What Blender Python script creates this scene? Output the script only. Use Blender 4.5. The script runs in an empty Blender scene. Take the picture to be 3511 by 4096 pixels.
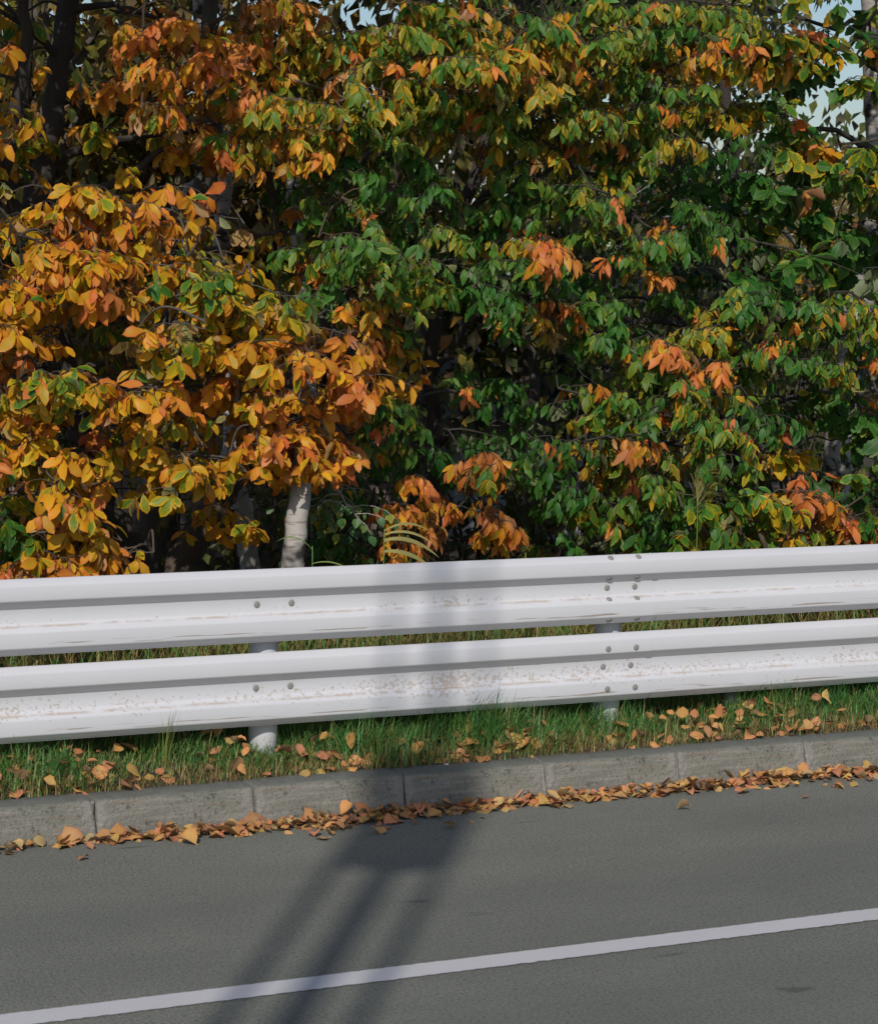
import bpy, math, random
import numpy as np
from mathutils import Vector, Matrix, Quaternion

random.seed(7)
rng = np.random.default_rng(11)
sc = bpy.context.scene
col = sc.collection
R = math.radians

# ------------------------------------------------------------------ camera
CF, CH, CYAW, CPITCH, CROLL, CDIST = 10013.7, 2.5875, .4706, .0977, .0188, 10.4899
PW, PH = 3511.0, 4096.0
_cy, _sy, _cp, _sp = math.cos(CYAW), math.sin(CYAW), math.cos(CPITCH), math.sin(CPITCH)
FW = np.array([_sy*_cp, _cy*_cp, -_sp]); _r = np.array([_cy, -_sy, 0.]); _u = np.cross(_r, FW)
RT = _r*math.cos(CROLL) + _u*math.sin(CROLL); UP = -_r*math.sin(CROLL) + _u*math.cos(CROLL)
CP = np.array([0., -CDIST, CH])
cam_data = bpy.data.cameras.new('camera'); cam = bpy.data.objects.new('camera', cam_data); col.objects.link(cam)
cam_data.sensor_fit = 'HORIZONTAL'; cam_data.sensor_width = 36.0; cam_data.lens = CF/PW*36.0
cam_data.clip_start = .1; cam_data.clip_end = 3000
m = Matrix.Identity(4)
for i in range(3):
    m[i][0], m[i][1], m[i][2], m[i][3] = RT[i], UP[i], -FW[i], CP[i]
cam.matrix_world = m
cam_data.dof.use_dof = True; cam_data.dof.focus_distance = 14.2; cam_data.dof.aperture_fstop = 9.0
sc.camera = cam

# ------------------------------------------------------------------ light
SUN_AZ, SUN_EL = R(34.1), R(36)
w = bpy.data.worlds.new('World'); sc.world = w; w.use_nodes = True
nt = w.node_tree; bg = nt.nodes['Background']
sky = nt.nodes.new('ShaderNodeTexSky'); sky.sky_type = 'NISHITA'; sky.sun_disc = False
sky.sun_elevation = SUN_EL; sky.sun_rotation = SUN_AZ + math.pi
sky.air_density = 1.0; sky.dust_density = 1.0; sky.ozone_density = 2.5
nt.links.new(sky.outputs[0], bg.inputs[0]); bg.inputs[1].default_value = .086
sl = bpy.data.lights.new('sun', 'SUN'); sl.energy = 2.8; sl.angle = R(.5); sl.color = (1., .95, .88)
so = bpy.data.objects.new('sun', sl); col.objects.link(so); so.location = (-6, -20, 15)
sdir = Vector((math.sin(SUN_AZ)*math.cos(SUN_EL), math.cos(SUN_AZ)*math.cos(SUN_EL), -math.sin(SUN_EL)))
so.rotation_euler = sdir.to_track_quat('-Z', 'Y').to_euler()
vs = sc.view_settings; vs.view_transform = 'Standard'; vs.look = 'None'; vs.exposure = 0.0; vs.gamma = 1.0
vs.use_curve_mapping = False
sc.cycles.max_bounces = 6; sc.cycles.transparent_max_bounces = 4

# ------------------------------------------------------------------ helpers
def D(px, py, Y):
    """world point on the plane Y seen at a spot of the photograph (1776 px wide scale)"""
    px *= PW/1776; py *= PW/1776
    d = FW + RT*(px-PW/2)/CF - UP*(py-PH/2)/CF
    return CP + d*(Y-CP[1])/d[1]
def project(P):
    d = P - CP; z = d@FW
    return (PW/2 + CF*(d@RT)/z)*1776/PW, (PH/2 - CF*(d@UP)/z)*1776/PW, z

def tag(o, label=None, cat=None, group=None, kind=None):
    if label: o['label'] = label
    if cat: o['category'] = cat
    if group: o['group'] = group
    if kind: o['kind'] = kind
    return o
def empty(name, loc):
    o = bpy.data.objects.new(name, None); o.empty_display_size = .2; o.location = loc; col.objects.link(o); return o
def link(name, me, mat=None, parent=None):
    o = bpy.data.objects.new(name, me); col.objects.link(o)
    if mat is not None and not me.materials: me.materials.append(mat)
    if parent is not None:
        o.parent = parent; o.matrix_parent_inverse = pinv(parent)
    return o
def pinv(p):
    mm = Matrix.Identity(4); q = p
    mw = Matrix.LocRotScale(q.location, q.rotation_euler, q.scale)
    while q.parent is not None:
        mw = Matrix.LocRotScale(q.parent.location, q.parent.rotation_euler, q.parent.scale) @ q.matrix_parent_inverse @ mw if False else mw
        q = q.parent
        break
    return mw.inverted()
def mesh_np(name, V, Fq, smooth=True, attrs=None):
    """mesh from arrays; Fq (n,k) faces of one size"""
    me = bpy.data.meshes.new(name); V = np.ascontiguousarray(V, dtype=np.float32); Fq = np.ascontiguousarray(Fq, dtype=np.int32)
    n, k = Fq.shape
    me.vertices.add(len(V)); me.vertices.foreach_set('co', V.ravel())
    me.loops.add(n*k); me.loops.foreach_set('vertex_index', Fq.ravel())
    me.polygons.add(n); me.polygons.foreach_set('loop_start', np.arange(0, n*k, k, dtype=np.int32))
    if attrs:
        for an, av in attrs.items():
            a = me.attributes.new(an, 'FLOAT_VECTOR', 'POINT'); a.data.foreach_set('vector', np.ascontiguousarray(av, dtype=np.float32).ravel())
    me.update(calc_edges=True)
    if smooth: me.polygons.foreach_set('use_smooth', np.ones(n, dtype=bool))
    return me
def mesh_py(name, V, F, smooth=False):
    me = bpy.data.meshes.new(name); me.from_pydata([tuple(v) for v in V], [], F); me.update()
    if smooth: me.polygons.foreach_set('use_smooth', np.ones(len(me.polygons), dtype=bool))
    return me
class MB:
    def __init__(s): s.v = []; s.f = []
    def box(s, x0, x1, y0, y1, z0, z1):
        b = len(s.v)
        s.v += [(x0,y0,z0),(x1,y0,z0),(x1,y1,z0),(x0,y1,z0),(x0,y0,z1),(x1,y0,z1),(x1,y1,z1),(x0,y1,z1)]
        s.f += [tuple(b+i for i in q) for q in ((0,3,2,1),(4,5,6,7),(0,1,5,4),(1,2,6,5),(2,3,7,6),(3,0,4,7))]
        return s
    def tube(s, P, rad, n=10, cap=True):
        b = len(s.v); P = [Vector(p) for p in P]; prev = None
        for i, p in enumerate(P):
            t = (P[min(i+1, len(P)-1)] - P[max(i-1, 0)]).normalized()
            if prev is None:
                a = t.orthogonal().normalized()
            else:
                a = (prev - t*prev.dot(t)).normalized()
            prev = a; c = t.cross(a)
            r = rad[i] if hasattr(rad, '__len__') else rad
            for k in range(n):
                an = 2*math.pi*k/n
                s.v.append(p + (a*math.cos(an) + c*math.sin(an))*r)
        for i in range(len(P)-1):
            for k in range(n):
                s.f.append((b+i*n+k, b+i*n+(k+1)%n, b+(i+1)*n+(k+1)%n, b+(i+1)*n+k))
        if cap:
            s.f.append(tuple(b+k for k in reversed(range(n)))); e = b+(len(P)-1)*n
            s.f.append(tuple(e+k for k in range(n)))
        return s
    def build(s, name, mat, parent=None, smooth=False):
        return link(name, mesh_py(name, s.v, s.f, smooth), mat, parent)

# ------------------------------------------------------------------ materials
def newmat(name):
    mt = bpy.data.materials.new(name); mt.use_nodes = True
    t = mt.node_tree; return mt, t, t.nodes['Principled BSDF']
def N(t, typ, **kw):
    n = t.nodes.new(typ)
    for k, v in kw.items():
        if k.startswith('i_'):
            key = k[2:]; key = int(key) if key.isdigit() else key
            n.inputs[key].default_value = v
        else: setattr(n, k, v)
    return n
def L(t, a, b): t.links.new(a, b)
def noise(t, scale, detail=3, rough=.55, vec=None, dim='3D'):
    n = N(t, 'ShaderNodeTexNoise'); n.inputs['Scale'].default_value = scale; n.inputs['Detail'].default_value = detail
    n.inputs['Roughness'].default_value = rough
    if vec is not None: L(t, vec, n.inputs['Vector'])
    return n.outputs[0]
def mapping(t, vec, scale=(1,1,1), loc=(0,0,0)):
    n = N(t, 'ShaderNodeMapping'); n.inputs['Scale'].default_value = scale; n.inputs['Location'].default_value = loc
    L(t, vec, n.inputs['Vector']); return n.outputs[0]
def ramp(t, fac, stops, interp='LINEAR'):
    n = N(t, 'ShaderNodeValToRGB'); e = n.color_ramp; e.interpolation = interp
    while len(e.elements) < len(stops): e.elements.new(.5)
    for q, (p, c) in zip(e.elements, stops):
        q.position = p; q.color = (*c, 1) if hasattr(c, '__len__') else (c, c, c, 1)
    L(t, fac, n.inputs[0]); return n.outputs[0]
def math_(t, op, a, b=None, c=None, clamp=False):
    n = N(t, 'ShaderNodeMath', operation=op, use_clamp=clamp)
    for i, x in enumerate((a, b, c)):
        if x is None: continue
        if hasattr(x, 'links') or hasattr(x, 'is_linked'): L(t, x, n.inputs[i])
        else: n.inputs[i].default_value = x
    return n.outputs[0]
def mix(t, fac, a, b, mode='MIX'):
    n = N(t, 'ShaderNodeMix', data_type='RGBA', blend_type=mode)
    for i, x in ((0, fac), (6, a), (7, b)):
        if hasattr(x, 'is_linked'): L(t, x, n.inputs[i])
        elif i == 0: n.inputs[0].default_value = x
        else: n.inputs[i].default_value = (*x, 1) if len(x) == 3 else x
    return n.outputs[2]
def bump(t, bsdf, h, strength=.3, dist=.01):
    b = N(t, 'ShaderNodeBump'); b.inputs['Strength'].default_value = strength; b.inputs['Distance'].default_value = dist
    L(t, h, b.inputs['Height']); L(t, b.outputs[0], bsdf.inputs['Normal'])
def objco(t): return N(t, 'ShaderNodeTexCoord').outputs['Object']

def simple(name, c, rough=.7, var=.15, scale=8, bmp=0, metal=0):
    mt, t, b = newmat(name); co = objco(t)
    f = noise(t, scale, 4, .6, co)
    L(t, mix(t, f, tuple(x*(1-var) for x in c), tuple(min(1, x*(1+var)) for x in c)), b.inputs['Base Color'])
    b.inputs['Roughness'].default_value = rough; b.inputs['Metallic'].default_value = metal
    if bmp: bump(t, b, noise(t, scale*6, 4, .6, co), bmp)
    return mt

def leaf_material(name, stops, rough=.5, trans=.30, spec=.36, val=1.08):
    """lf = (turn, hue, random), uvv = (across -1..1, along 0..1, dryness)"""
    mt, t, b = newmat(name)
    a = N(t, 'ShaderNodeAttribute', attribute_name='lf'); s = N(t, 'ShaderNodeSeparateXYZ'); L(t, a.outputs['Vector'], s.inputs[0])
    a2 = N(t, 'ShaderNodeAttribute', attribute_name='uvv'); s2 = N(t, 'ShaderNodeSeparateXYZ'); L(t, a2.outputs['Vector'], s2.inputs[0])
    e = math_(t, 'ABSOLUTE', s2.outputs[0])
    tip = math_(t, 'POWER', s2.outputs[1], 5.)
    e = math_(t, 'MAXIMUM', math_(t, 'POWER', e, 2.2), tip)
    co = N(t, 'ShaderNodeTexCoord').outputs['Object']
    nz = noise(t, 26, 4, .65, co)
    x = math_(t, 'MULTIPLY_ADD', e, .24, math_(t, 'MULTIPLY_ADD', nz, .42, -.29))
    x = math_(t, 'ADD', x, s.outputs[0], clamp=True)
    c = ramp(t, x, stops)
    hsv = N(t, 'ShaderNodeHueSaturation'); L(t, c, hsv.inputs['Color'])
    L(t, math_(t, 'MULTIPLY_ADD', s.outputs[1], .035, .4825), hsv.inputs['Hue'])
    L(t, math_(t, 'MULTIPLY_ADD', s.outputs[2], .62, val), hsv.inputs['Value'])
    vein = math_(t, 'LESS_THAN', math_(t, 'ABSOLUTE', s2.outputs[0]), .05)
    c2 = mix(t, math_(t, 'MULTIPLY', vein, .35), hsv.outputs[0], (.42, .33, .12))
    spot = ramp(t, noise(t, 55, 2, .6, co), [(.66, 0.), (.74, 1.)])
    c2 = mix(t, math_(t, 'MULTIPLY', spot, .35), c2, (.16, .07, .03))
    bf = N(t, 'ShaderNodeNewGeometry').outputs['Backfacing']
    under = mix(t, .5, c2, (.30,.27,.19)); c2 = mix(t, bf, c2, under)
    L(t, c2, b.inputs['Base Color'])
    b.inputs['Roughness'].default_value = rough; b.inputs['Specular IOR Level'].default_value = spec
    tr = N(t, 'ShaderNodeBsdfTranslucent'); L(t, c2, tr.inputs[0])
    mx = N(t, 'ShaderNodeMixShader'); mx.inputs[0].default_value = trans
    L(t, b.outputs[0], mx.inputs[1]); L(t, tr.outputs[0], mx.inputs[2])
    L(t, mx.outputs[0], t.nodes['Material Output'].inputs[0])
    return mt
GR0, GR1, OLV, YEL, GLD, ORG, BRN = (.018,.075,.010), (.042,.130,.014), (.17,.19,.010), (.41,.255,.008), (.48,.215,.009), (.47,.15,.018), (.41,.125,.035)
M_oak = leaf_material('oak_leaf', [(0,GR0),(.22,GR1),(.36,OLV),(.47,YEL),(.64,GLD),(.82,ORG),(1,BRN)], val=1.15)
M_chest = leaf_material('toothed_leaf', [(0,GR0),(.25,GR1),(.40,(.085,.14,.012)),(.54,(.27,.21,.012)),(.68,GLD),(.82,(.46,.15,.020)),(1,(.40,.125,.035))], val=1.25)
M_birch = leaf_material('birch_leaf', [(0,(.025,.085,.03)),(.3,(.05,.13,.035)),(.5,(.16,.17,.025)),(.7,YEL),(1,GLD)], rough=.45)
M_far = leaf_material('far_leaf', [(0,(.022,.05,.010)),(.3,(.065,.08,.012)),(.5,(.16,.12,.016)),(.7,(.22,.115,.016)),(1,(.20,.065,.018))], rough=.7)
M_dry = leaf_material('dry_leaf', [(0,(.34,.26,.14)),(.3,(.46,.27,.09)),(.5,(.46,.21,.07)),(.7,(.43,.20,.10)),(1,(.23,.10,.055))], rough=.75, trans=.1, spec=.2, val=.92)

def grass_material():
    mt, t, b = newmat('grass_blade')
    a = N(t, 'ShaderNodeAttribute', attribute_name='lf'); s = N(t, 'ShaderNodeSeparateXYZ'); L(t, a.outputs['Vector'], s.inputs[0])
    c = ramp(t, s.outputs[0], [(0,(.035,.15,.04)),(.35,(.085,.26,.06)),(.55,(.21,.28,.06)),(.75,(.38,.29,.10)),(1,(.27,.17,.075))])
    hsv = N(t, 'ShaderNodeHueSaturation'); L(t, c, hsv.inputs['Color']); L(t, math_(t, 'MULTIPLY_ADD', s.outputs[2], .5, .75), hsv.inputs['Value'])
    L(t, hsv.outputs[0], b.inputs['Base Color']); b.inputs['Roughness'].default_value = .5
    tr = N(t, 'ShaderNodeBsdfTranslucent'); L(t, hsv.outputs[0], tr.inputs[0])
    mx = N(t, 'ShaderNodeMixShader'); mx.inputs[0].default_value = .2
    L(t, b.outputs[0], mx.inputs[1]); L(t, tr.outputs[0], mx.inputs[2]); L(t, mx.outputs[0], t.nodes['Material Output'].inputs[0])
    return mt
M_grass = grass_material()

def bark_material(name, c0, c1, scale=14):
    mt, t, b = newmat(name); co = objco(t)
    st = noise(t, scale, 5, .65, mapping(t, co, (1, 1, .25)))
    L(t, mix(t, st, c0, c1), b.inputs['Base Color']); b.inputs['Roughness'].default_value = .9
    bump(t, b, noise(t, scale*3, 5, .65, mapping(t, co, (1, 1, .3))), .7, .02)
    return mt
M_bark = bark_material('dark_bark', (.02,.016,.013), (.085,.07,.058))
M_bark2 = bark_material('brown_bark', (.05,.035,.025), (.16,.115,.08), 20)
M_bark3 = bark_material('grey_bark', (.045,.038,.032), (.15,.13,.11), 10)
def birch_bark():
    mt, t, b = newmat('birch_bark'); co = objco(t)
    base = mix(t, noise(t, 5, 4, .6, co), (.30,.27,.235), (.52,.49,.45))
    dash = ramp(t, noise(t, 9, 3, .55, mapping(t, co, (1., 1., 7.))), [(.56, 0.), (.64, 1.)])
    scar = ramp(t, noise(t, 3.2, 3, .6, mapping(t, co, (1, 1, 1.3), (3, 1, 0))), [(.58, 0.), (.65, 1.)])
    c = mix(t, math_(t, 'MULTIPLY', dash, .7), base, (.16,.12,.10)); c = mix(t, scar, c, (.035,.03,.028))
    L(t, c, b.inputs['Base Color']); b.inputs['Roughness'].default_value = .75
    bump(t, b, noise(t, 18, 4, .6, mapping(t, co, (1, 1, 4))), .35, .01)
    return mt
M_birchbark = birch_bark()

def rail_material(name, dirt_lo, dirt_hi, amount, line):
    mt, t, b = newmat(name); co = objco(t)
    sp = N(t, 'ShaderNodeSeparateXYZ'); L(t, co, sp.inputs[0]); z = sp.outputs[2]
    white = mix(t, noise(t, 2.2, 4, .6, mapping(t, co, (1, 1, 3))), (.60,.597,.618), (.66,.656,.678))
    # fine specks all over
    fine = ramp(t, noise(t, 95, 3, .6, mapping(t, co, (1, 1, 1))), [(.66, 0.), (.76, 1.)])
    c = mix(t, math_(t, 'MULTIPLY', fine, .18), white, (.45,.37,.29))
    mid = (dirt_lo+dirt_hi)/2; half = (dirt_hi-dirt_lo)/2
    band = math_(t, 'SUBTRACT', 1., math_(t, 'DIVIDE', math_(t, 'ABSOLUTE', math_(t, 'SUBTRACT', z, mid)), half), clamp=True)
    patch = noise(t, 1.7, 2, .5, co)
    sn = noise(t, 46, 4, .62, mapping(t, co, (1, 1, 1.15)))
    thr = math_(t, 'ADD', sn, math_(t, 'ADD', math_(t, 'MULTIPLY', band, .14), math_(t, 'MULTIPLY_ADD', patch, .34, -.165)))
    dm = ramp(t, thr, [(.74-amount*.1, 0.), (.78-amount*.1, 1.)])
    dm = math_(t, 'MULTIPLY', dm, math_(t, 'MULTIPLY', ramp(t, band, [(0., 0.), (.3, 1.)]), .75))
    c = mix(t, math_(t, 'MULTIPLY', dm, .85), c, (.43,.35,.275))
    # thin drawn-out dirt line
    wob = math_(t, 'MULTIPLY_ADD', noise(t, 3, 3, .6, mapping(t, co, (1, 0, 0))), .012, line-.006)
    ln = math_(t, 'SUBTRACT', 1., math_(t, 'DIVIDE', math_(t, 'ABSOLUTE', math_(t, 'SUBTRACT', z, wob)), .007), clamp=True)
    ln = math_(t, 'MULTIPLY', ln, ramp(t, noise(t, 9, 4, .65, mapping(t, co, (1, 1, .4))), [(.40, 0.), (.58, .8)]))
    c = mix(t, ln, c, (.45,.35,.27))
    # long scrape marks low on the lower ridge
    sc_ = ramp(t, noise(t, 7, 2, .5, mapping(t, co, (.45, 1, 16))), [(.60, 0.), (.64, 1.)])
    sb = math_(t, 'SUBTRACT', 1., math_(t, 'DIVIDE', math_(t, 'ABSOLUTE', math_(t, 'SUBTRACT', z, .052)), .016), clamp=True)
    c = mix(t, math_(t, 'MULTIPLY', sc_, math_(t, 'MULTIPLY', sb, 1.)), c, (.33,.27,.22))
    L(t, c, b.inputs['Base Color']); b.inputs['Roughness'].default_value = .5; b.inputs['Specular IOR Level'].default_value = .35
    bump(t, b, noise(t, 4, 3, .5, co), .06, .02)
    return mt
M_railU = rail_material('rail_paint_upper', .10, .20, .0, .132)
M_railL = rail_material('rail_paint_lower', .07, .23, .72, .125)
M_post = simple('post_paint', (.66,.655,.67), .5, .06, 5)
M_bolt = simple('bolt_steel', (.27,.26,.24), .6, .2, 60)

def road_material():
    mt, t, b = newmat('asphalt'); co = objco(t)
    big = noise(t, 1.4, 5, .65, co); med = noise(t, 9, 4, .6, mapping(t, co, (.6, 1, 1)))
    c = mix(t, big, (.148,.154,.128), (.232,.234,.194)); c = mix(t, math_(t, 'MULTIPLY', med, .35), c, (.105,.109,.10))
    g = noise(t, 85, 3, .75, co)
    c = mix(t, ramp(t, g, [(.47, 0.), (.66, .85)]), c, (.29,.28,.235))
    c = mix(t, ramp(t, noise(t, 70, 3, .7, mapping(t, co, (1,1,1), (4,2,0))), [(.52, 0.), (.66, .8)]), c, (.06,.066,.066))
    c = mix(t, ramp(t, noise(t, .8, 4, .6, mapping(t, co, (.35, 1.3, 1), (5,5,0))), [(.35, .0), (.65, .32)]), c, (.085,.092,.085))
    spot = ramp(t, noise(t, 3.1, 2, .5, mapping(t, co, (.55, 1.6, 1), (9,3,0))), [(.71, 0.), (.76, .6)])
    c = mix(t, spot, c, (.055,.06,.058))
    L(t, c, b.inputs['Base Color']); b.inputs['Roughness'].default_value = .92; b.inputs['Specular IOR Level'].default_value = .25
    v = N(t, 'ShaderNodeTexVoronoi'); v.inputs['Scale'].default_value = 110; L(t, co, v.inputs['Vector'])
    bump(t, b, v.outputs['Distance'], .5, .006)
    return mt
M_road = road_material()
def line_material():
    mt, t, b = newmat('road_paint'); co = objco(t)
    c = mix(t, noise(t, 3, 4, .6, co), (.52,.505,.51), (.61,.595,.60))
    c = mix(t, ramp(t, noise(t, 120, 3, .7, co), [(.62, 0.), (.8, .6)]), c, (.25,.24,.22))
    L(t, c, b.inputs['Base Color']); b.inputs['Roughness'].default_value = .8
    bump(t, b, noise(t, 90, 3, .6, co), .4, .004); return mt
M_line = line_material()
def kerb_material():
    mt, t, b = newmat('kerb_concrete'); co = objco(t)
    oi = N(t, 'ShaderNodeObjectInfo').outputs['Random']
    c = mix(t, noise(t, 6, 5, .65, co), (.185,.183,.148), (.32,.31,.258))
    streak = ramp(t, noise(t, 5, 4, .6, mapping(t, co, (.5, 1, 9))), [(.45, 0.), (.66, 1.)])
    c = mix(t, math_(t, 'MULTIPLY', streak, .7), c, (.40,.375,.335))
    rust = ramp(t, noise(t, 6, 3, .6, mapping(t, co, (.5, 1, 11), (2, 5, 7))), [(.55, 0.), (.7, 1.)])
    c = mix(t, math_(t, 'MULTIPLY', rust, .45), c, (.30,.19,.11))
    pit = ramp(t, noise(t, 17, 3, .6, mapping(t, co, (1,1,1), (1,8,3))), [(.64, 0.), (.69, 1.)]); c = mix(t, math_(t, 'MULTIPLY', pit, .7), c, (.07,.075,.075))
    ag = ramp(t, noise(t, 42, 4, .7, co), [(.55, 0.), (.66, 1.)]); c = mix(t, math_(t, 'MULTIPLY', ag, .7), c, (.075,.078,.07))
    ag2 = ramp(t, noise(t, 75, 2, .6, mapping(t, co, (1,1,1), (7,7,7))), [(.6, 0.), (.75, 1.)]); c = mix(t, math_(t, 'MULTIPLY', ag2, .4), c, (.42,.39,.35))
    # worn pale block ends
    sp = N(t, 'ShaderNodeSeparateXYZ'); L(t, co, sp.inputs[0])
    ed = ramp(t, math_(t, 'ADD', math_(t, 'ABSOLUTE', sp.outputs[0]), math_(t, 'MULTIPLY', noise(t, 14, 3, .6, co), .14)), [(.385, 0.), (.43, .75)])
    c = mix(t, math_(t, 'MULTIPLY', ed, .8), c, (.37,.345,.31))
    top = ramp(t, sp.outputs[2], [(.168, 0.), (.180, .8)]); c = mix(t, top, c, (.155,.163,.14))
    L(t, c, b.inputs['Base Color']); b.inputs['Roughness'].default_value = .92
    bump(t, b, noise(t, 45, 5, .75, co), 1., .02); return mt
M_kerb = kerb_material()
def soil_material():
    mt, t, b = newmat('soil'); co = objco(t)
    c = mix(t, noise(t, 7, 5, .65, co), (.035,.027,.018), (.115,.085,.052))
    L(t, c, b.inputs['Base Color']); b.inputs['Roughness'].default_value = .95
    bump(t, b, noise(t, 30, 5, .7, co), 1., .04); return mt
M_soil = soil_material()

# ------------------------------------------------------------------ ground, road, kerb
me = mesh_py('ground', [(-600,-600,-.03),(600,-600,-.03),(600,600,-.03),(-600,600,-.03)], [(0,1,2,3)])
tag(link('ground', me, M_soil), kind='structure')
road = link('road', mesh_py('road', [(-150,-9.2,0),(150,-9.2,0),(150,.03,0),(-150,.03,0)], [(0,1,2,3)]), M_road)
tag(road, kind='structure')
YL0, YL1 = -2.354, -2.5026
xs = np.concatenate([np.arange(-150, -2, 4.), np.arange(-2, 14, .02), np.arange(14, 151, 4.)])
V = []; 
for x in xs:
    fine = -2 < x < 14
    a = (rng.normal()*.0016 if fine else 0); b_ = (rng.normal()*.0022 if fine else 0)
    V += [(x, YL1+b_, .004), (x, YL0+a, .004)]
F = [(2*i, 2*i+2, 2*i+3, 2*i+1) for i in range(len(xs)-1)]
o = link('painted_line', mesh_py('painted_line', V, F), M_line, road); o['label'] = 'solid white line painted along the asphalt'

# the pavement the photograph was taken from, on the far side of the road
side = MB().box(-150, 150, -17.2, -9.2, -.02, .15).build('pavement', simple('paving', (.22,.215,.20), .9, .2, 12, .3)); tag(side, kind='structure')

def verge_z(x, y):
    base = np.interp(y, [.16, .24, .45, .9, 2.0, 4.0, 9.0, 40.], [.165, .185, .225, .26, .30, .28, .2, .1])
    return base + .018*np.sin(x*3.1+y*5.)*np.interp(y, [.2, .5], [0, 1]) + .012*np.sin(x*7.7-y*3.)*np.interp(y, [.2, .5], [0, 1])
gx = np.concatenate([np.linspace(-40, 0, 15), np.linspace(.1, 12, 150), np.linspace(13, 70, 20)])
gy = np.concatenate([np.linspace(.16, 1.2, 30), np.linspace(1.3, 6, 25), np.linspace(7, 60, 20)])
GX, GY = np.meshgrid(gx, gy, indexing='ij'); GZ = verge_z(GX, GY) + rng.normal(0, .004, GX.shape)*(GY > .22)
nx, ny = GX.shape; V = np.stack([GX, GY, GZ], -1).reshape(-1, 3)
idx = np.arange(nx*ny).reshape(nx, ny); Fq = np.stack([idx[:-1,:-1], idx[1:,:-1], idx[1:,1:], idx[:-1,1:]], -1).reshape(-1, 4)
tag(link('verge', mesh_np('verge', V, Fq), M_soil), kind='structure')

# kerb of single concrete stones
KL, KX0 = .7688, 3.6554
kerb = empty('kerb', (KX0, 0, 0)); tag(kerb, kind='structure')
def kerb_stone(seed):
    r = np.random.default_rng(seed); prof = [(0., -.05), (0.004, .0), (.012, .06), (.027, .12), (.0355, .164), (.0385, .174), (.045, .1797), (.12, .181), (.19, .181), (.205, .17), (.205, -.05)]
    n = 34; u = np.linspace(-1, 1, n); xs_ = np.sign(u)*(1-(1-np.abs(u))**1.6)*(KL/2-.004)
    V = []; P = len(prof)
    for i, x in enumerate(xs_):
        e = 1-abs(x)/(KL/2-.004)            # 0 at the ends
        rnd = max(0, 1-e/.018)
        for j, (y, z) in enumerate(prof):
            dy = .006*rnd*(1 if z > .02 and j < 7 else 0) + (r.normal()*.0016 if 0 < j < 9 else 0)
            dz = -.005*rnd*(1 if j >= 4 else 0) + (r.normal()*.0012 if 0 < j < 9 else 0)
            if e < .06 and r.random() < .22 and 2 <= j <= 6: dy += r.random()*.014; dz -= r.random()*.008
            V.append((x, y+dy, z+dz))
    F = [(i*P+j, (i+1)*P+j, (i+1)*P+j+1, i*P+j+1) for i in range(n-1) for j in range(P-1)]
    F += [tuple(range(P)), tuple((n-1)*P+j for j in reversed(range(P)))]
    me = mesh_py('kerb_stone', V, F, True); me.set_sharp_from_angle(angle=R(38)); me.materials.append(M_kerb)
    return me
for k in range(-6, 16):
    me = kerb_stone(50+k)
    o = link('kerb_stone', me, M_kerb, kerb); o.location = (KX0+KL*(k+.5), random.uniform(-.004, .004), random.uniform(-.004, .003))
    o.rotation_euler = (0, 0, random.uniform(-.003, .003))
# dark mortar bed behind the joints
bed = MB().box(-1.5, 16, .07, .15, -.04, .12).build('mortar_bed', simple('mortar', (.05,.048,.042), .95, .3, 30), kerb)

# ------------------------------------------------------------------ guardrail
BH, ZT, GAP, PX0, PSP = .3534, 1.1332, .0514, 4.7048, 1.9345
YV = .488   # back plane of the beams
prof = [(0,-.012),(.004,-.019),(.024,-.046),(.029,-.050),(.035,-.052),(.094,-.052),(.099,-.051),(.103,-.047),(.134,-.008),(.138,-.004),(.143,-.002),(.206,-.002),(.211,-.004),(.215,-.008),(.240,-.046),(.245,-.051),(.250,-.052),(.312,-.052),(.317,-.051),(.321,-.048),(.345,-.018),(.3534,-.012)]
def beam_mesh(x0, x1, bow):
    n = max(2, int((x1-x0)/.12)); V = []; P = len(prof); T = .003
    for i in range(n+1):
        x = x0+(x1-x0)*i/n
        wob = bow*math.sin((x-x0)*1.9+x0)+.0046*(.5-(x-x0)/(x1-x0))
        for z, y in prof: V.append((x, y+wob, BH-z))
        for z, y in prof: V.append((x, y+wob+T, BH-z))
    Q = 2*P; F = []
    for i in range(n):
        a, b_ = i*Q, (i+1)*Q
        for j in range(P-1):
            F.append((a+j, a+j+1, b_+j+1, b_+j)); F.append((a+P+j, b_+P+j, b_+P+j+1, a+P+j+1))
        F.append((a, b_, b_+P, a+P)); F.append((a+P-1, a+2*P-1, b_+2*P-1, b_+P-1))
    for e, rev in ((0, 0), (n*Q, 1)):
        for j in range(P-1):
            q = (e+j, e+P+j, e+P+j+1, e+j+1); F.append(q if rev else q[::-1])
    me = mesh_py('beam', V, F, True); me.set_sharp_from_angle(angle=R(40)); return me
def prof_y(zt): return float(np.interp(zt, [p[0] for p in prof], [p[1] for p in prof]))
def prof_n(zt):
    d = (prof_y(zt+.006)-prof_y(zt-.006))/.012
    v = Vector((0, -1, -d)); return v.normalized()   # z runs down in the profile
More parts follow.
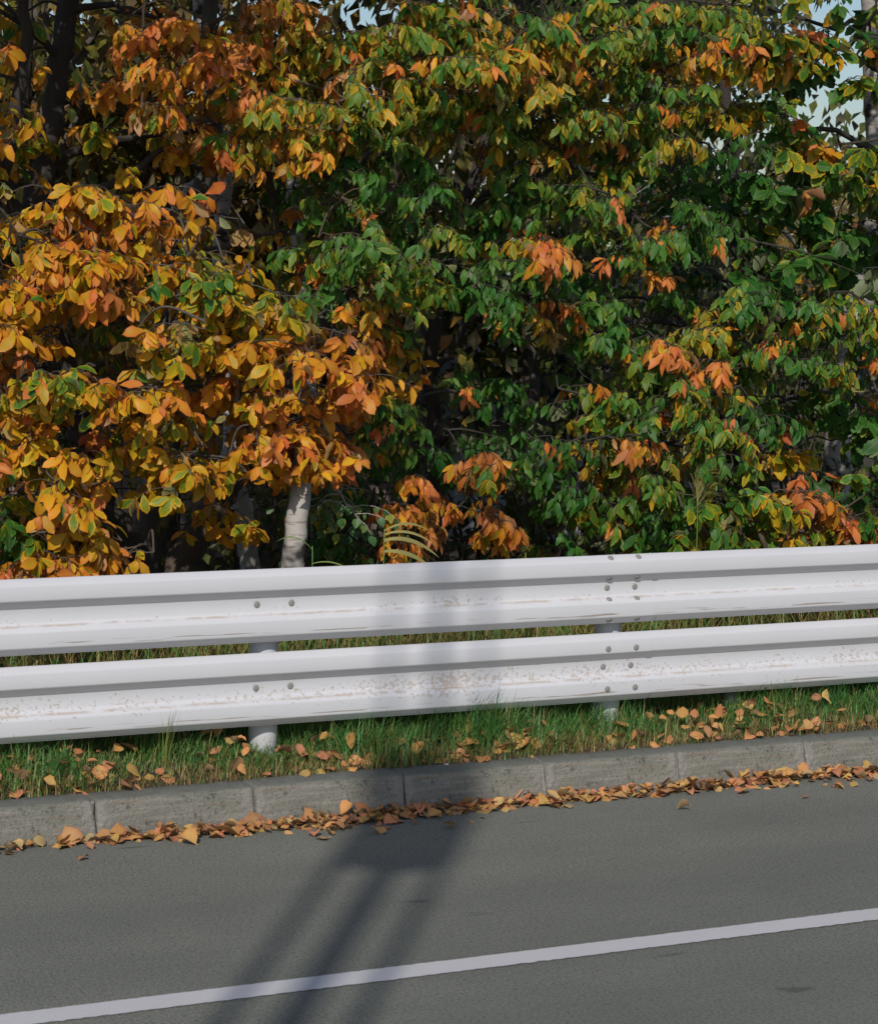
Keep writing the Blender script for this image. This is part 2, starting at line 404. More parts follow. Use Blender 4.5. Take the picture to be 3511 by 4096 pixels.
def bolt_mesh():
    V = []; F = []; n = 14
    rings = [(.0158, 0), (.0156, .002), (.0135, .0036), (.0080, .0046), (.003, .0049)]
    for r, h in rings:
        for k in range(n): a = 2*math.pi*k/n; V.append((r*math.cos(a), r*math.sin(a), h))
    V.append((0, 0, .0050)); c = len(V)-1
    for i in range(len(rings)-1):
        for k in range(n): F.append((i*n+k, i*n+(k+1)%n, (i+1)*n+(k+1)%n, (i+1)*n+k))
    for k in range(n): F.append(((len(rings)-1)*n+k, (len(rings)-1)*n+(k+1)%n, c))
    me = mesh_py('bolt', V, F, True); me.materials.append(M_bolt); return me
ME_bolt = bolt_mesh()
rail = empty('guardrail', (PX0, .6, .2))
tag(rail, 'long white double-beam steel guardrail with rusty specks beside the road', 'guardrail')
def add_bolt(beam, bx, zt, off=0.):
    o = link('bolt', ME_bolt, None, beam)
    nrm = prof_n(zt); o.matrix_parent_inverse = Matrix.Identity(4)
    o.location = Vector((bx, prof_y(zt)+off, BH-zt)) + nrm*.0015; o.rotation_euler = nrm.to_track_quat('Z', 'Y').to_euler()
posts = range(-4, 6); splices = [-3, -1, 1, 3, 5]
SE = .19   # how far a beam laps past its splice post
for lvl, (zt0, mt) in enumerate(((ZT, M_railU), (ZT-BH-GAP, M_railL))):
    for si in range(len(splices)-1):
        a, b_ = splices[si], splices[si+1]
        xa = PX0+PSP*a-.16; xb = PX0+PSP*b_+SE-(.025 if lvl else 0)
        me = beam_mesh(xa-PX0, xb-PX0, .0015); me.materials.append(mt)
        o = bpy.data.objects.new('beam', me); col.objects.link(o); o.parent = rail; o.matrix_parent_inverse = Matrix.Identity(4)
        # the left beam of each lap lies in front of the next one
        o.location = (0, YV-.6, zt0-BH-.2)
        o.rotation_euler = (0, 0, 0)
        o['label'] = ('upper' if lvl == 0 else 'lower') + ' corrugated white beam'
        for pk in range(a, b_+1):
            px = PSP*pk
            if pk == b_:
                rows = (.014, .119, .170, .228, .333) if lvl == 0 else (.075, .175, .283)
                for zz in rows:
                    shift = -.012 if lvl else 0.
                    for sx in (-.083, .083): add_bolt(o, px+sx+shift, zz, -.003)
            elif pk != a:
                for sx in (-.09, .09): add_bolt(o, px+sx, .170)
for pk in posts:
    x = PX0+PSP*pk
    zb = float(verge_z(x, .6))-.25
    p = MB().tube([(x, .602, zb), (x, .602, .4), (x, .602, .8), (x, .602, 1.075)], [.07]*4, 32).build('post', M_post, rail, True)
    p.data.polygons.foreach_set('use_smooth', [len(f.vertices) == 4 for f in p.data.polygons])
    cap = MB().tube([(x, .602, 1.070), (x, .602, 1.084), (x, .602, 1.092)], [.0725, .0725, .055], 32).build('post_cap', M_post, p)
    for zt0 in (ZT, ZT-BH-GAP):
        zc = zt0-.172
        br = MB().box(x-.11, x+.11, YV+.0125, YV+.018, zc-.045, zc+.045).box(x-.035, x+.035, YV+.018, .536, zc-.04, zc+.04).build('bracket', M_post, rail)

# ------------------------------------------------------------------ leaves
COARSE = False
def leaf_template(width, peak, stations=9, serr=.07, fold=.25, bend=.5, pet=.10, wave=0., tipw=1.0, skew=0.):
    if COARSE: stations, serr = 3, 0.
    v = np.concatenate([[0., pet], pet+(1-pet)*np.linspace(0, 1, stations)[1:]])
    tt = np.clip((v-pet)/(1-pet), 0, 1)
    k = math.log(.5)/math.log(peak); wv = np.sin(np.pi*tt**k)**tipw * width/2
    z = (-1)**np.arange(len(v)); wv = wv*(1+serr*z*(tt > 0)); wv[0] = wv[1] = .012; wv[-1] = .002
    th = bend*v; dy = np.diff(v, prepend=0)
    cy = np.cumsum(np.cos(th)*dy); cz = -np.cumsum(np.sin(th)*dy)
    V = []; UV = []
    for i in range(len(v)):
        for s in (-1, 0, 1):
            wz = wave*math.sin(v[i]*9+s*1.3)*abs(s)
            V.append((s*wv[i]+skew*tt[i]**2, cy[i], cz[i]+fold*abs(s)*wv[i]+wz)); UV.append((s, tt[i], 0))
    F = []
    for i in range(len(v)-1):
        for j in (0, 1):
            a = i*3+j; F.append((a, a+1, a+4, a+3))
    return np.array(V), np.array(UV, float), np.array(F)
NT = 14
def templates(kind):
    out = []
    r = np.random.default_rng(hash(kind) % 1000 if False else {'oak': 1, 'chest': 2, 'bigoak': 3, 'birch': 4, 'far': 5, 'dry': 6}[kind])
    for i in range(NT):
        b = r.uniform(-.1, 1.4); f = r.uniform(.0, .65); s = r.uniform(-.12, .12); wv = r.uniform(0, .04)
        if kind == 'oak': out.append(leaf_template(r.uniform(.36, .50), .56, 7, .085, f, b, .07, wv, .8, s))
        elif kind == 'chest': out.append(leaf_template(r.uniform(.29, .39), .46, 7, .10, f, b, .09, wv, .9, s))
        elif kind == 'bigoak': out.append(leaf_template(r.uniform(.44, .56), .58, 11, .10, f, b*.7, .05, wv, .8, s))
        elif kind == 'birch': out.append(leaf_template(r.uniform(.62, .76), .36, 7, .07, f*.6, b*.6, .16, wv, .9, s))
        elif kind == 'far': out.append(leaf_template(r.uniform(.5, .7), .5, 4, .0, f, b, .08, 0, .9, s))
        elif kind == 'dry':
            out.append(leaf_template(r.uniform(.55, .95), r.uniform(.38, .55), 8, .06, r.uniform(-.5, .9), r.uniform(-.9, 1.2), .12, r.uniform(.01, .05), .75, r.uniform(-.12, .12)))
    return out
TPL = {k: templates(k) for k in ('oak', 'chest', 'bigoak', 'birch', 'far', 'dry')}
COARSE = True   # plainer outlines for leaves out of the view or deep in the crowns
TPLC = {k: templates(k) for k in TPL}

def norm(a): return a/np.maximum(np.linalg.norm(a, axis=-1, keepdims=True), 1e-9)
class Leaves:
    def __init__(s, kind): s.kind = kind; s.p = []; s.d = []; s.n = []; s.L = []; s.a = []; s.t = []
    def add(s, p, d, n, L_, a):
        s.p.append(p); s.d.append(d); s.n.append(n); s.L.append(L_); s.a.append(a); s.t.append(random.randrange(NT))
    def arrays(s):
        p = np.array(s.p); d = norm(np.array(s.d)); n = np.array(s.n); n = norm(n-(n*d).sum(-1, keepdims=True)*d)
        return p, d, n, np.array(s.L), np.array(s.a), np.array(s.t)
    def mesh(s, name, sel, mat):
        p, d, n, L_, a, t = s.arrays(); VV = []; FF = []; AA = []; UU = []; off = 0
        pp = np.array([project(x)[:2] for x in p]); near = (pp[:, 0] > -90) & (pp[:, 0] < 1870) & (pp[:, 1] > -90) & (p[:, 1] < 2.5)
        for k in range(2*NT):
            fine = k < NT; k = k % NT
            q = np.nonzero((t == k) & sel & (near == fine))[0]
            if not len(q): continue
            V, UV, F = (TPL if fine else TPLC)[s.kind][k]
            X = np.cross(d[q], n[q])
            W = p[q, None] + L_[q, None, None]*(V[None, :, 0, None]*X[:, None] + V[None, :, 1, None]*d[q, None] + V[None, :, 2, None]*n[q, None])
            VV.append(W.reshape(-1, 3)); nv = len(V)
            FF.append((F[None] + (np.arange(len(q))*nv)[:, None, None] + off).reshape(-1, 4)); off += nv*len(q)
            AA.append(np.repeat(a[q], nv, 0)); UU.append(np.tile(UV, (len(q), 1)))
        if not VV: return None
        me = mesh_np(name, np.concatenate(VV), np.concatenate(FF), True, {'lf': np.concatenate(AA), 'uvv': np.concatenate(UU)})
        me.materials.append(mat); return me
_single = {}
def single_mesh(kind, t, a, mat):
    """one shared leaf mesh per shape and colour step"""
    q = (round(float(np.clip(a[0], 0, 1))*8), int(a[1]*2.99), int(a[2]*2.99)); key = (kind, t, q, mat.name)
    if key not in _single:
        V, UV, F = TPL[kind][t]; aa = np.tile((q[0]/8, (q[1]+.5)/3, (q[2]+.5)/3), (len(V), 1))
        me = mesh_np('leaf', V, F, True, {'lf': aa, 'uvv': UV}); me.materials.append(mat); _single[key] = me
    return _single[key]
def leaf_matrix(p, d, n, L_):
    x = np.cross(d, n); mm = Matrix.Identity(4)
    for i in range(3): mm[i][0], mm[i][1], mm[i][2], mm[i][3] = x[i]*L_, d[i]*L_, n[i]*L_, p[i]
    return mm
def build_leaves(ls, root, mat, nsingle=300):
    p, d, n, L_, a, t = ls.arrays()
    c = p + d*L_[:, None]*.5; px, py, z = np.array([project(q) for q in c]).T
    inside = (px > 0) & (px < 1776) & (py > 0) & (py < 1165)
    view = norm(c-CP); area = L_**2*np.abs((n*view).sum(-1))/z**2
    # keep the leaf nearest the eye in each small cell of the view, then the largest of those
    cell = (np.floor(px/22).astype(int)+500)*100000 + (np.floor(py/22).astype(int)+500)
    order = np.lexsort((z, cell)); first = np.ones(len(order), bool); first[1:] = cell[order][1:] != cell[order][:-1]
    front = np.zeros(len(p), bool); front[order[first]] = True
    score = np.where(front & inside, area, -1)
    pick = np.argsort(-score)[:nsingle]; pick = pick[score[pick] > 0]
    sel = np.ones(len(p), bool); sel[pick] = False
    inv = Matrix.LocRotScale(root.location, None, None).inverted()
    for i in pick:
        o = bpy.data.objects.new('leaf', single_mesh(ls.kind, int(t[i]), a[i], mat)); col.objects.link(o)
        o.parent = root; o.matrix_parent_inverse = inv; o.matrix_basis = leaf_matrix(p[i], d[i], n[i], L_[i])
    me = ls.mesh('foliage', sel, mat)
    if me:
        o = link('foliage', me, None, root); o['kind'] = 'stuff'

# ------------------------------------------------------------------ trees
def catmull(P, k=6):
    P = [np.array(q, float) for q in P]; P = [2*P[0]-P[1]] + P + [2*P[-1]-P[-2]]; out = []
    for i in range(1, len(P)-2):
        for s in range(k):
            t = s/k; a, b_, c, e = P[i-1], P[i], P[i+1], P[i+2]
            out.append(.5*((2*b_)+(c-a)*t+(2*a-5*b_+4*c-e)*t*t+(3*b_-a-3*c+e)*t**3))
    out.append(P[-2]); return out
class Tree:
    def __init__(s, name, label, kind, leafmat, bark, group=None):
        s.name, s.label, s.kind, s.leafmat, s.bark, s.group = name, label, kind, leafmat, bark, group
        s.limbs = []; s.leaves = Leaves(kind); s.tw = MB(); s.skel = []; s.skr = []
    def limb(s, pts, r0, r1, part='branch', wob=.012):
        P = catmull(pts); P = [p + rng.normal(0, wob, 3)*np.array([1, 1, .3])*(1 if 0 < i < len(P)-1 else 0) for i, p in enumerate(P)]
        rad = [r0+(r1-r0)*(i/(len(P)-1))**.9 for i in range(len(P))]
        s.limbs.append((part, P, rad)); s.skel += P; s.skr += rad
        return P
    def px(s, pts, r0, r1, part='branch', wob=.012): return s.limb([D(*q) for q in pts], r0, r1, part, wob)
    def join(s, b):
        """thin twig from the skeleton to a spray's base"""
        A = np.array(s.skel); dd = np.linalg.norm((A-b)*np.array([1, 1, 1.5]), axis=1) + np.where(A[:, 2] > b[2]+.3, .35, 0)
        i = int(np.argmin(dd)); a = A[i]; ln = np.linalg.norm(b-a)
        midp = (a+b)/2 + np.array([rng.normal()*.06*ln, rng.normal()*.06*ln, .12*ln+rng.normal()*.05])
        P = catmull([a, midp, b], 5); r = min(.016, .005+.008*ln)
        s.tw.tube(P, [min(r*1.3, s.skr[i])+(.004-r)*k/(len(P)-1) for k in range(len(P))], 5, False)
        if ln > .25:
            s.skel += P[3:]; s.skr += [.008]*len(P[3:])
    def spray(s, c, turn, ln=.7, az=None, size=.11, odd=.08, full=1., dens=1.):
        """arching leafy spray whose middle is at c"""
        if az is None: az = math.radians(-90 + rng.normal()*55 - 8)
        el = math.radians(rng.uniform(-12, 38)); h = np.array([math.cos(az), math.sin(az), 0.]); droop = rng.uniform(.6, 1.6)
        n = 9; P = [np.zeros(3)]
        for i in range(n):
            e = el - droop*(i/n); P.append(P[-1]+ln/n*(h*math.cos(e)+np.array([0, 0, math.sin(e)])))
        P = np.array(P); P += np.array(c)-P[5]; P[1:] += rng.normal(0, .008, (n, 3))
        s.join(P[0]); s.tw.tube(list(P), list(np.linspace(.0045, .0016, n+1)), 4, False)
        side = np.cross(h, (0, 0, 1))
        tw = [(P[3:], turn)]
        for k in range(int(rng.integers(3, 6))):
            j = int(rng.integers(2, n)); sg = -1 if k % 2 else 1; q = P[j]; l2 = ln*rng.uniform(.25, .5)
            dr = norm(h*rng.uniform(.3, .9)+side*sg*rng.uniform(.5, 1.)+np.array([0, 0, rng.uniform(-.1, .35)])); Q = [q]
            for i in range(4): Q.append(Q[-1]+l2/4*norm(dr+np.array([0, 0, -.28*i])))
            s.tw.tube(Q, [.0028, .0024, .002, .0017, .0013], 4, False)
            tt = turn + rng.normal()*.07
            if rng.random() < odd: tt = rng.uniform(.82, 1.)
            tw.append((np.array(Q), tt))
        for Q, tt in tw: s.foliate(Q, tt, size, full, dens)
    def foliate(s, Q, turn, size, full, dens):
        tang = norm(Q[-1]-Q[-2]); hue = rng.random()
        def leaf(p, dirv, L_, up=None):
            dirv = norm(dirv); nr = np.array([rng.normal()*.4, -.3+rng.normal()*.4, 1.]) if up is None else up+rng.normal(0, .28, 3)
            tval = float(np.clip(turn+rng.normal()*.11, 0, 1))
            s.leaves.add(p, dirv, nr, L_, (tval, float(np.clip(hue*.5+rng.random()*.5, 0, .99)), rng.random()*.999))
        def rosette(p, k, sz, fall):
            ax = norm(tang+np.array([0, -.25, .1])+rng.normal(0, .22, 3)); u = norm(np.cross(ax, (0, 0, 1.))+1e-6); v = np.cross(u, ax); a0 = rng.uniform(0, 6.28)
            for i in range(k):
                if rng.random() > full: continue
                a = a0+6.283*i/k+rng.normal()*.22; out = u*math.cos(a)+v*math.sin(a)
                leaf(p+rng.normal(0, .005, 3), out*rng.uniform(.75, 1.05)+ax*rng.uniform(.1, .7)+np.array([0, 0, -fall*rng.uniform(.4, 1.3)]), sz*rng.uniform(.6, 1.2), ax*.8+np.array([0, 0, .75]))
        if s.kind in ('oak', 'bigoak'):
            rosette(Q[-1], int(rng.integers(5, 9)), size, 1.1)
            seg = 2 if len(Q) > 5 else 1
            for i in range(1, len(Q)-1):
                for q in range(seg):
                    if rng.random() > .7*full: continue
                    a = rng.uniform(0, 6.28); dr = math.radians(rng.uniform(-5, 70))
                    leaf(Q[i]+(Q[i+1]-Q[i])*rng.random(), np.array([math.cos(a)*math.cos(dr), math.sin(a)*math.cos(dr)-.2, -math.sin(dr)])+tang*.4, size*rng.uniform(.5, 1.05))
        else:
            step = (.027 if s.kind == 'chest' else .042)/dens; ln = np.linalg.norm(np.diff(Q, axis=0), axis=1).sum(); m_ = max(3, int(ln/step)); sg = 1
            for i in range(m_+1):
                f = i/m_*(len(Q)-1); j = min(int(f), len(Q)-2); p = Q[j]+(Q[j+1]-Q[j])*(f-j); tg = norm(Q[j+1]-Q[j]); sd = norm(np.cross(tg, (0, 0, 1.))+1e-6); sg = -sg
                if rng.random() > full: continue
                dn = rng.uniform(.4, 1.6)
                leaf(p, tg*rng.uniform(.45, 1.)+sd*sg*rng.uniform(.35, 1.)+np.array([0, -.1, -dn]), size*rng.uniform(.55, 1.15))
            if s.kind == 'chest': rosette(Q[-1], int(rng.integers(5, 8)), size*1.12, 1.5)
            else: leaf(Q[-1], tang+np.array([0, 0, -.6]), size*rng.uniform(.9, 1.15))
    def build(s, nsingle=300):
        base = min((p for pt, P, r in s.limbs if pt == 'trunk' for p in P), key=lambda p: p[2])
        root = empty(s.name, tuple(base)); tag(root, s.label, 'tree' if 'shrub' not in s.name else 'shrub', s.group)
        for part, P, rad in s.limbs:
            k = 14 if part == 'trunk' else 8
            b = MB().tube(P, rad, k); o = b.build(part, s.bark, root, True)
        if s.tw.v:
            o = s.tw.build('twigs', s.bark, root, True); o['kind'] = 'stuff'
        if s.leaves.p: build_leaves(s.leaves, root, s.leafmat, nsingle)
        return root

G = 'trees behind the guardrail'
T = {}
T[1] = Tree('oak_tree', 'dark-trunked oak with orange leaves at the far left behind the guardrail', 'oak', M_oak, M_bark, G)
T[1].px([(300,1185,2.6),(225,1030,2.6),(165,880,2.6),(110,650,2.6),(72,450,2.6),(105,250,2.7),(140,0,2.8),(165,-260,2.9),(170,-600,3.)], .085, .05, 'trunk')
T[1].px([(72,470,2.6),(10,380,2.5),(28,250,2.4),(55,60,2.4),(40,-200,2.4)], .05, .025)
T[1].px([(100,420,2.6),(180,395,2.4),(260,350,2.3),(330,300,2.2)], .035, .014)
T[1].px([(90,330,2.65),(170,300,2.5),(280,276,2.4),(430,262,2.3)], .03, .012)
T[1].px([(120,700,2.6),(60,760,2.2),(0,800,1.9)], .03, .012)
T[1].px([(150,820,2.6),(180,760,2.3),(260,690,2.0),(330,640,1.8)], .03, .012)
T[1].px([(120,120,2.75),(60,60,2.6),(0,20,2.5)], .025, .01)
T[1].px([(135,20,2.8),(230,10,2.6),(330,40,2.3)], .025, .01)
T[2] = Tree('oak_tree', 'yellow-orange oak with grey trunk left of the white birch', 'oak', M_oak, M_bark3, G)
T[2].px([(283,1185,3.1),(292,1040,3.1),(310,930,3.1),(335,700,3.0),(400,450,2.9),(432,250,2.9),(420,0,3.),(400,-350,3.)], .075, .04, 'trunk')
T[2].px([(335,700,3.),(420,640,2.5),(520,620,2.1),(640,640,1.8)], .03, .012)
T[2].px([(320,830,3.),(380,800,2.5),(440,790,2.1)], .028, .012)
T[2].px([(370,560,2.95),(450,500,2.6),(560,470,2.3)], .03, .012)
T[2].px([(415,350,2.9),(520,330,2.7),(640,340,2.5)], .026, .012)
T[3] = Tree('chestnut_tree', 'leaning brown-trunked tree with yellow-edged green leaves across the top', 'chest', M_chest, M_bark2, G)
T[3].px([(360,1185,3.),(395,1085,3.),(440,1015,3.),(520,900,3.1),(640,700,3.2),(750,450,3.3),(830,200,3.3),(880,-100,3.3),(900,-500,3.3)], .10, .045, 'trunk')
T[3].px([(640,700,3.2),(560,420,2.8),(500,250,2.5),(450,120,2.2)], .035, .014)
T[3].px([(760,430,3.3),(700,300,2.8),(640,180,2.3),(600,80,2.)], .035, .014)
T[3].px([(810,260,3.3),(860,180,2.8),(900,120,2.3)], .03, .014)
T[3].px([(700,570,3.2),(780,480,2.7),(850,420,2.2)], .03, .014)
T[4] = Tree('birch_tree', 'white-barked birch trunk standing left of centre behind the guardrail', 'birch', M_birch, M_birchbark, G)
T[4].px([(588,1190,1.6),(600,1060,1.6),(612,950,1.75),(624,820,2.2),(612,600,3.0),(590,300,3.4),(575,0,3.5),(560,-400,3.5)], .066, .03, 'trunk', .006)
T[4].px([(612,960,1.75),(650,960,1.7),(690,1000,1.8)], .012, .006)
T[4].px([(608,560,3.0),(660,480,2.9),(720,420,2.8)], .016, .008)
T[5] = Tree('birch_tree', 'slender grey birch trunk curving up beside the white birch', 'birch', M_birch, M_birchbark, G)
T[5].px([(512,1185,3.3),(490,1030,3.3),(471,940,3.3),(466,780,3.4),(445,480,3.5),(455,330,3.5),(410,120,3.5),(395,-200,3.5)], .062, .035, 'trunk', .006)
T[5].px([(458,420,3.5),(400,370,3.5),(360,410,3.4)], .03, .015)
T[6] = Tree('hornbeam_tree', 'green tree with scattered orange sprigs on a thin dark stem at centre', 'chest', M_chest, M_bark, G)
T[6].px([(876,1190,2.9),(880,1050,2.9),(884,950,2.9),(872,700,2.9),(930,450,2.9),(1010,200,2.9),(1060,-100,2.9),(1080,-500,2.9)], .05, .035, 'trunk')
T[6].px([(930,450,2.9),(1050,330,2.5),(1150,260,2.1)], .03, .012)
T[6].px([(885,900,2.9),(980,800,2.4),(1080,760,2.)], .026, .012)
T[6].px([(875,760,2.9),(960,640,2.5),(1080,600,2.1)], .026, .012)
T[6].px([(1000,220,2.9),(1100,120,2.5),(1230,60,2.1)], .026, .012)
T[6].px([(1030,100,2.9),(1200,60,2.6),(1380,90,2.3)], .026, .012)
T[7] = Tree('hornbeam_tree', 'green and orange tree with straight dark trunk right of centre', 'chest', M_chest, M_bark, G)
T[7].px([(1478,1190,3.2),(1485,900,3.2),(1492,650,3.2),(1496,520,3.2),(1490,400,3.2),(1470,200,3.2),(1450,-100,3.2),(1440,-450,3.2)], .055, .032, 'trunk')
T[7].px([(1494,560,3.2),(1545,440,3.1),(1640,372,3.0)], .026, .010)
T[7].px([(1494,600,3.2),(1420,540,3.0),(1350,500,2.7),(1290,470,2.4)], .028, .010)
T[7].px([(1490,700,3.2),(1400,660,2.6),(1300,650,2.1),(1210,680,1.8)], .03, .012)
T[7].px([(1488,740,3.2),(1580,660,2.6),(1680,610,2.1)], .03, .012)
T[7].px([(1486,860,3.2),(1400,800,2.5),(1320,790,2.)], .03, .012)
T[7].px([(1484,960,3.2),(1380,900,2.6),(1280,900,2.1)], .03, .012)
T[8] = Tree('birch_tree', 'thick white birch trunk rising at the right edge', 'birch', M_birch, M_birchbark, G)
T[8].px([(1668,1190,4.6),(1692,950,4.6),(1718,760,4.6),(1746,560,4.6),(1768,420,4.6),(1775,300,4.6),(1768,100,4.6),(1760,-250,4.6)], .115, .08, 'trunk', .006)
T[8].px([(1768,400,4.6),(1640,500,4.3),(1560,580,4.1)], .028, .010)
T[8].px([(1730,660,4.6),(1600,480,4.4),(1440,420,3.8),(1340,440,3.2)], .022, .008)
T[9] = Tree('oak_tree', 'large-leaved green oak reaching in from the right edge', 'bigoak', M_oak, M_bark, G)
T[9].px([(1860,1190,3.),(1865,800,3.),(1850,500,3.),(1835,100,3.),(1850,-400,3.)], .09, .05, 'trunk')
T[9].px([(1860,640,3.),(1780,700,2.8),(1690,780,2.7),(1640,795,2.6),(1540,825,2.5)], .03, .010)
T[9].px([(1850,520,3.),(1740,500,2.6),(1640,520,2.4),(1560,540,2.3)], .03, .010)
T[9].px([(1845,330,3.),(1760,300,2.7),(1680,260,2.5),(1600,270,2.4)], .03, .010)
T[9].px([(1840,180,3.),(1740,120,2.8),(1680,90,2.7)], .028, .010)
T[9].px([(1776,10,3.2),(1700,60,3.2),(1630,150,3.1),(1560,260,3.1)], .02, .006)

DEN = ['112375666668878797776533', '111278656787999886676324', '113674677878787776764325', '311323657766566656665434', '111433114665235655555355', '258853215671467775664555', '778766235887576566623434', '889878636587676456525644', '761187887662144455567788', '400188879943333446775776', '698586367654444457875333', '866685566363455568887234', '748587546352565667654244', '625015411324343557543444', '164022110444243466345444', '000000000311232343330000']
TRN = ['668898865444434433222321', '666899965534445443683221', '668866554434343542263211', '666667556435853433211252', '556667676322273235100021', '756877322333332434211112', '678774454333425833211111', '888744653445222227311111', '776645556833327333463344', '777755678974222543544343', '555666888763111253443321', '675768778744111153431321', '667567879911131255362411', '447416711128483434333521', '176555551399885333435653', '166555552211883333345553']
OWN = ['111111333333366666669999', '111133333333366666669999', '111133333333366666669999', '111133333333366666669999', '111222233333366666669999', '111222233333366666669999', '111222233333366666669999', '111122233333366666779999', '111122222333366777777777', '111122222226666777777777', '111122222226666777777799', '111122222266666777777999', '111122222666666777777999', '111122222666666777777999', '111122222666666777777999', '111122226666666777777999']
CS = 74.
def put(c, r, Y=None, dens=1., size=None, ln=None, odd=None, tj=0., full=1., cs=CS):
    """one leafy spray somewhere in a patch of the crown wall (patches about 0.2 m)"""
    px = (c+rng.random())*cs; py = (r+rng.random())*cs
    cc, rr = min(max(int(px//CS), 0), 23), min(max(int(py//CS), 0), 15)
    tr = T[int(OWN[rr][cc])]; val = (.04+int(TRN[rr][cc])/9*.75 if tr.kind == 'oak' else .07+int(TRN[rr][cc])/9*.76+(.02 if rr <= 3 else -.07))+rng.normal()*.07+tj
    sz = size or {'oak': .115, 'chest': .097, 'bigoak': .14, 'birch': .062}[tr.kind]
    tr.spray(D(px, py, Y), val, ln or rng.uniform(.30, .5), size=sz, odd=odd if odd is not None else (.075 if tr.kind == 'chest' else .05), full=full, dens=dens)
for r in range(16):
    for c in range(24):
        dn = int(DEN[r][c]); d = (dn/9.)**1.7*(4.2 if 6 <= c <= 20 and r <= 3 else 3.1 if c < 9 else 3.7)
        for i in range(int(d) + (rng.random() < d-int(d))):
            put(c, r, 1.15+(9-dn)*.15+rng.random()*.55)
# inner foliage in the shade of the outer sprays
for r in range(12):
    for c in range(24):
        dn = int(DEN[r][c])
        if dn >= (7 if c < 9 else 4) and not (c >= 19) and rng.random() < .36: put(c, r, rng.uniform(2.4, 3.7), tj=.06, ln=.5, dens=.8)
# crowns above and beside the frame
for r in range(-8, 0):
    for c in range(-4, 16):
        if r == -1 and c <= 2: continue
        for i in range((2 if r > -6 else 1)+(2 if c <= 2 else 0)): put(c, r, rng.uniform(.9, 2.6) if c <= 2 else rng.uniform(1.1, 4.0), ln=rng.uniform(.7, 1.), size=.15 if r < -1 else None, dens=.75, cs=148.)
for r in range(0, 8):
    for c in (-3, -2, -1, 12, 13, 14):
        for i in range(3): put(c, r, rng.uniform(1.3, 3.), cs=148., ln=.6)
# birch twigs
for (px, py, Y, n, t, tj) in ((690,1050,1.9,4,4,.28),(650,1000,2.0,2,4,.3),(560,950,2.6,2,4,.4),(1330,540,3.0,5,8,.12),(1280,440,3.1,3,8,.15),(1400,600,3.0,3,8,.1),(540,300,3.2,3,4,.5),(420,250,3.4,3,5,.5),(700,420,2.9,3,4,.4)):
    for i in range(n):
        T[t].spray(D(px+rng.normal()*30, py+rng.normal()*30, Y+rng.normal()*.15), tj+rng.normal()*.08, rng.uniform(.35, .6), size=.064, odd=.05)
# brown hanging sprays low down near the rail, as seen against the dark
for (px, py, Y, t) in ((800,1020,1.9,6),(840,960,2.,6),(990,1040,1.8,6),(975,920,1.8,6),(650,915,1.5,2),(520,890,1.4,2),(600,850,1.5,2),(630,880,1.45,2),(585,800,1.5,2),(560,870,1.5,2),(620,930,1.5,2),(1110,490,1.5,6),(1280,890,1.5,7),(1450,735,1.5,7),(1340,690,1.6,7),(340,35,1.6,1),(400,80,1.5,1),(1100,610,1.9,6)):
    T[t].spray(D(px, py, Y), .90 if t != 2 else rng.uniform(.55, .85), .34, size=.115, odd=.3, full=.9)
for k in T: T[k].build()

# low shrub right, sapling and dark bush left
T10 = Tree('broadleaf_shrub', 'low orange and green broad-leaved shrub behind the rail at right', 'oak', M_oak, M_bark2)
T10.px([(1560,1200,1.5),(1540,1090,1.5),(1500,1030,1.5)], .02, .01, 'trunk'); T10.px([(1560,1190,1.5),(1640,1060,1.5),(1690,1010,1.5)], .018, .008); T10.px([(1550,1190,1.5),(1430,1080,1.5),(1380,1030,1.5)], .018, .008)
for (px, py, tt) in ((1380,1060,.35),(1440,1020,.2),(1500,1060,.3),(1560,1010,.25),(1600,1050,.6),(1650,1015,.82),(1690,1040,.85),(1740,1080,.35),(1620,1090,.35),(1470,1090,.25),(1540,1085,.2),(1770,1040,.2),(1710,1090,.5),(1800,1080,.3)):
    for i in range(1+(rng.random() < .6)): T10.spray(D(px+rng.normal()*15, py+rng.normal()*10, 1.35+rng.random()*.5), tt+rng.normal()*.06, .42, size=.13, odd=.08)
T10.build()
T11 = Tree('oak_sapling', 'small oak sapling with yellow-orange leaves low behind the rail at left', 'oak', M_oak, M_bark2)
T11.px([(150,1210,1.4),(165,1120,1.4),(150,1020,1.4),(140,960,1.4)], .016, .008, 'trunk'); T11.px([(165,1130,1.4),(220,1090,1.3)], .010, .006)
for (px, py) in ((150,1000),(165,1050),(140,1080),(200,1100),(230,1130),(120,1120),(80,1150),(180,1140),(150,950),(60,1165),(250,1160)):
    for i in range(2): T11.spray(D(px+rng.normal()*14, py+rng.normal()*10, 1.25+rng.random()*.4), .62+rng.normal()*.07, .36, size=.115, odd=.02)
T11.build()
T12 = Tree('leafy_shrub', 'dark green leafy shrub in shade at the lower left corner of the trees', 'chest', M_chest, M_bark2)
T12.px([(30,1210,2.3),(30,1120,2.3),(20,1020,2.3)], .02, .01, 'trunk')
for i in range(14): T12.spray(D(rng.uniform(-60, 110), rng.uniform(1020, 1160), rng.uniform(2., 2.7)), .05+rng.random()*.15, .45, size=.1, odd=.02)
T12.build()

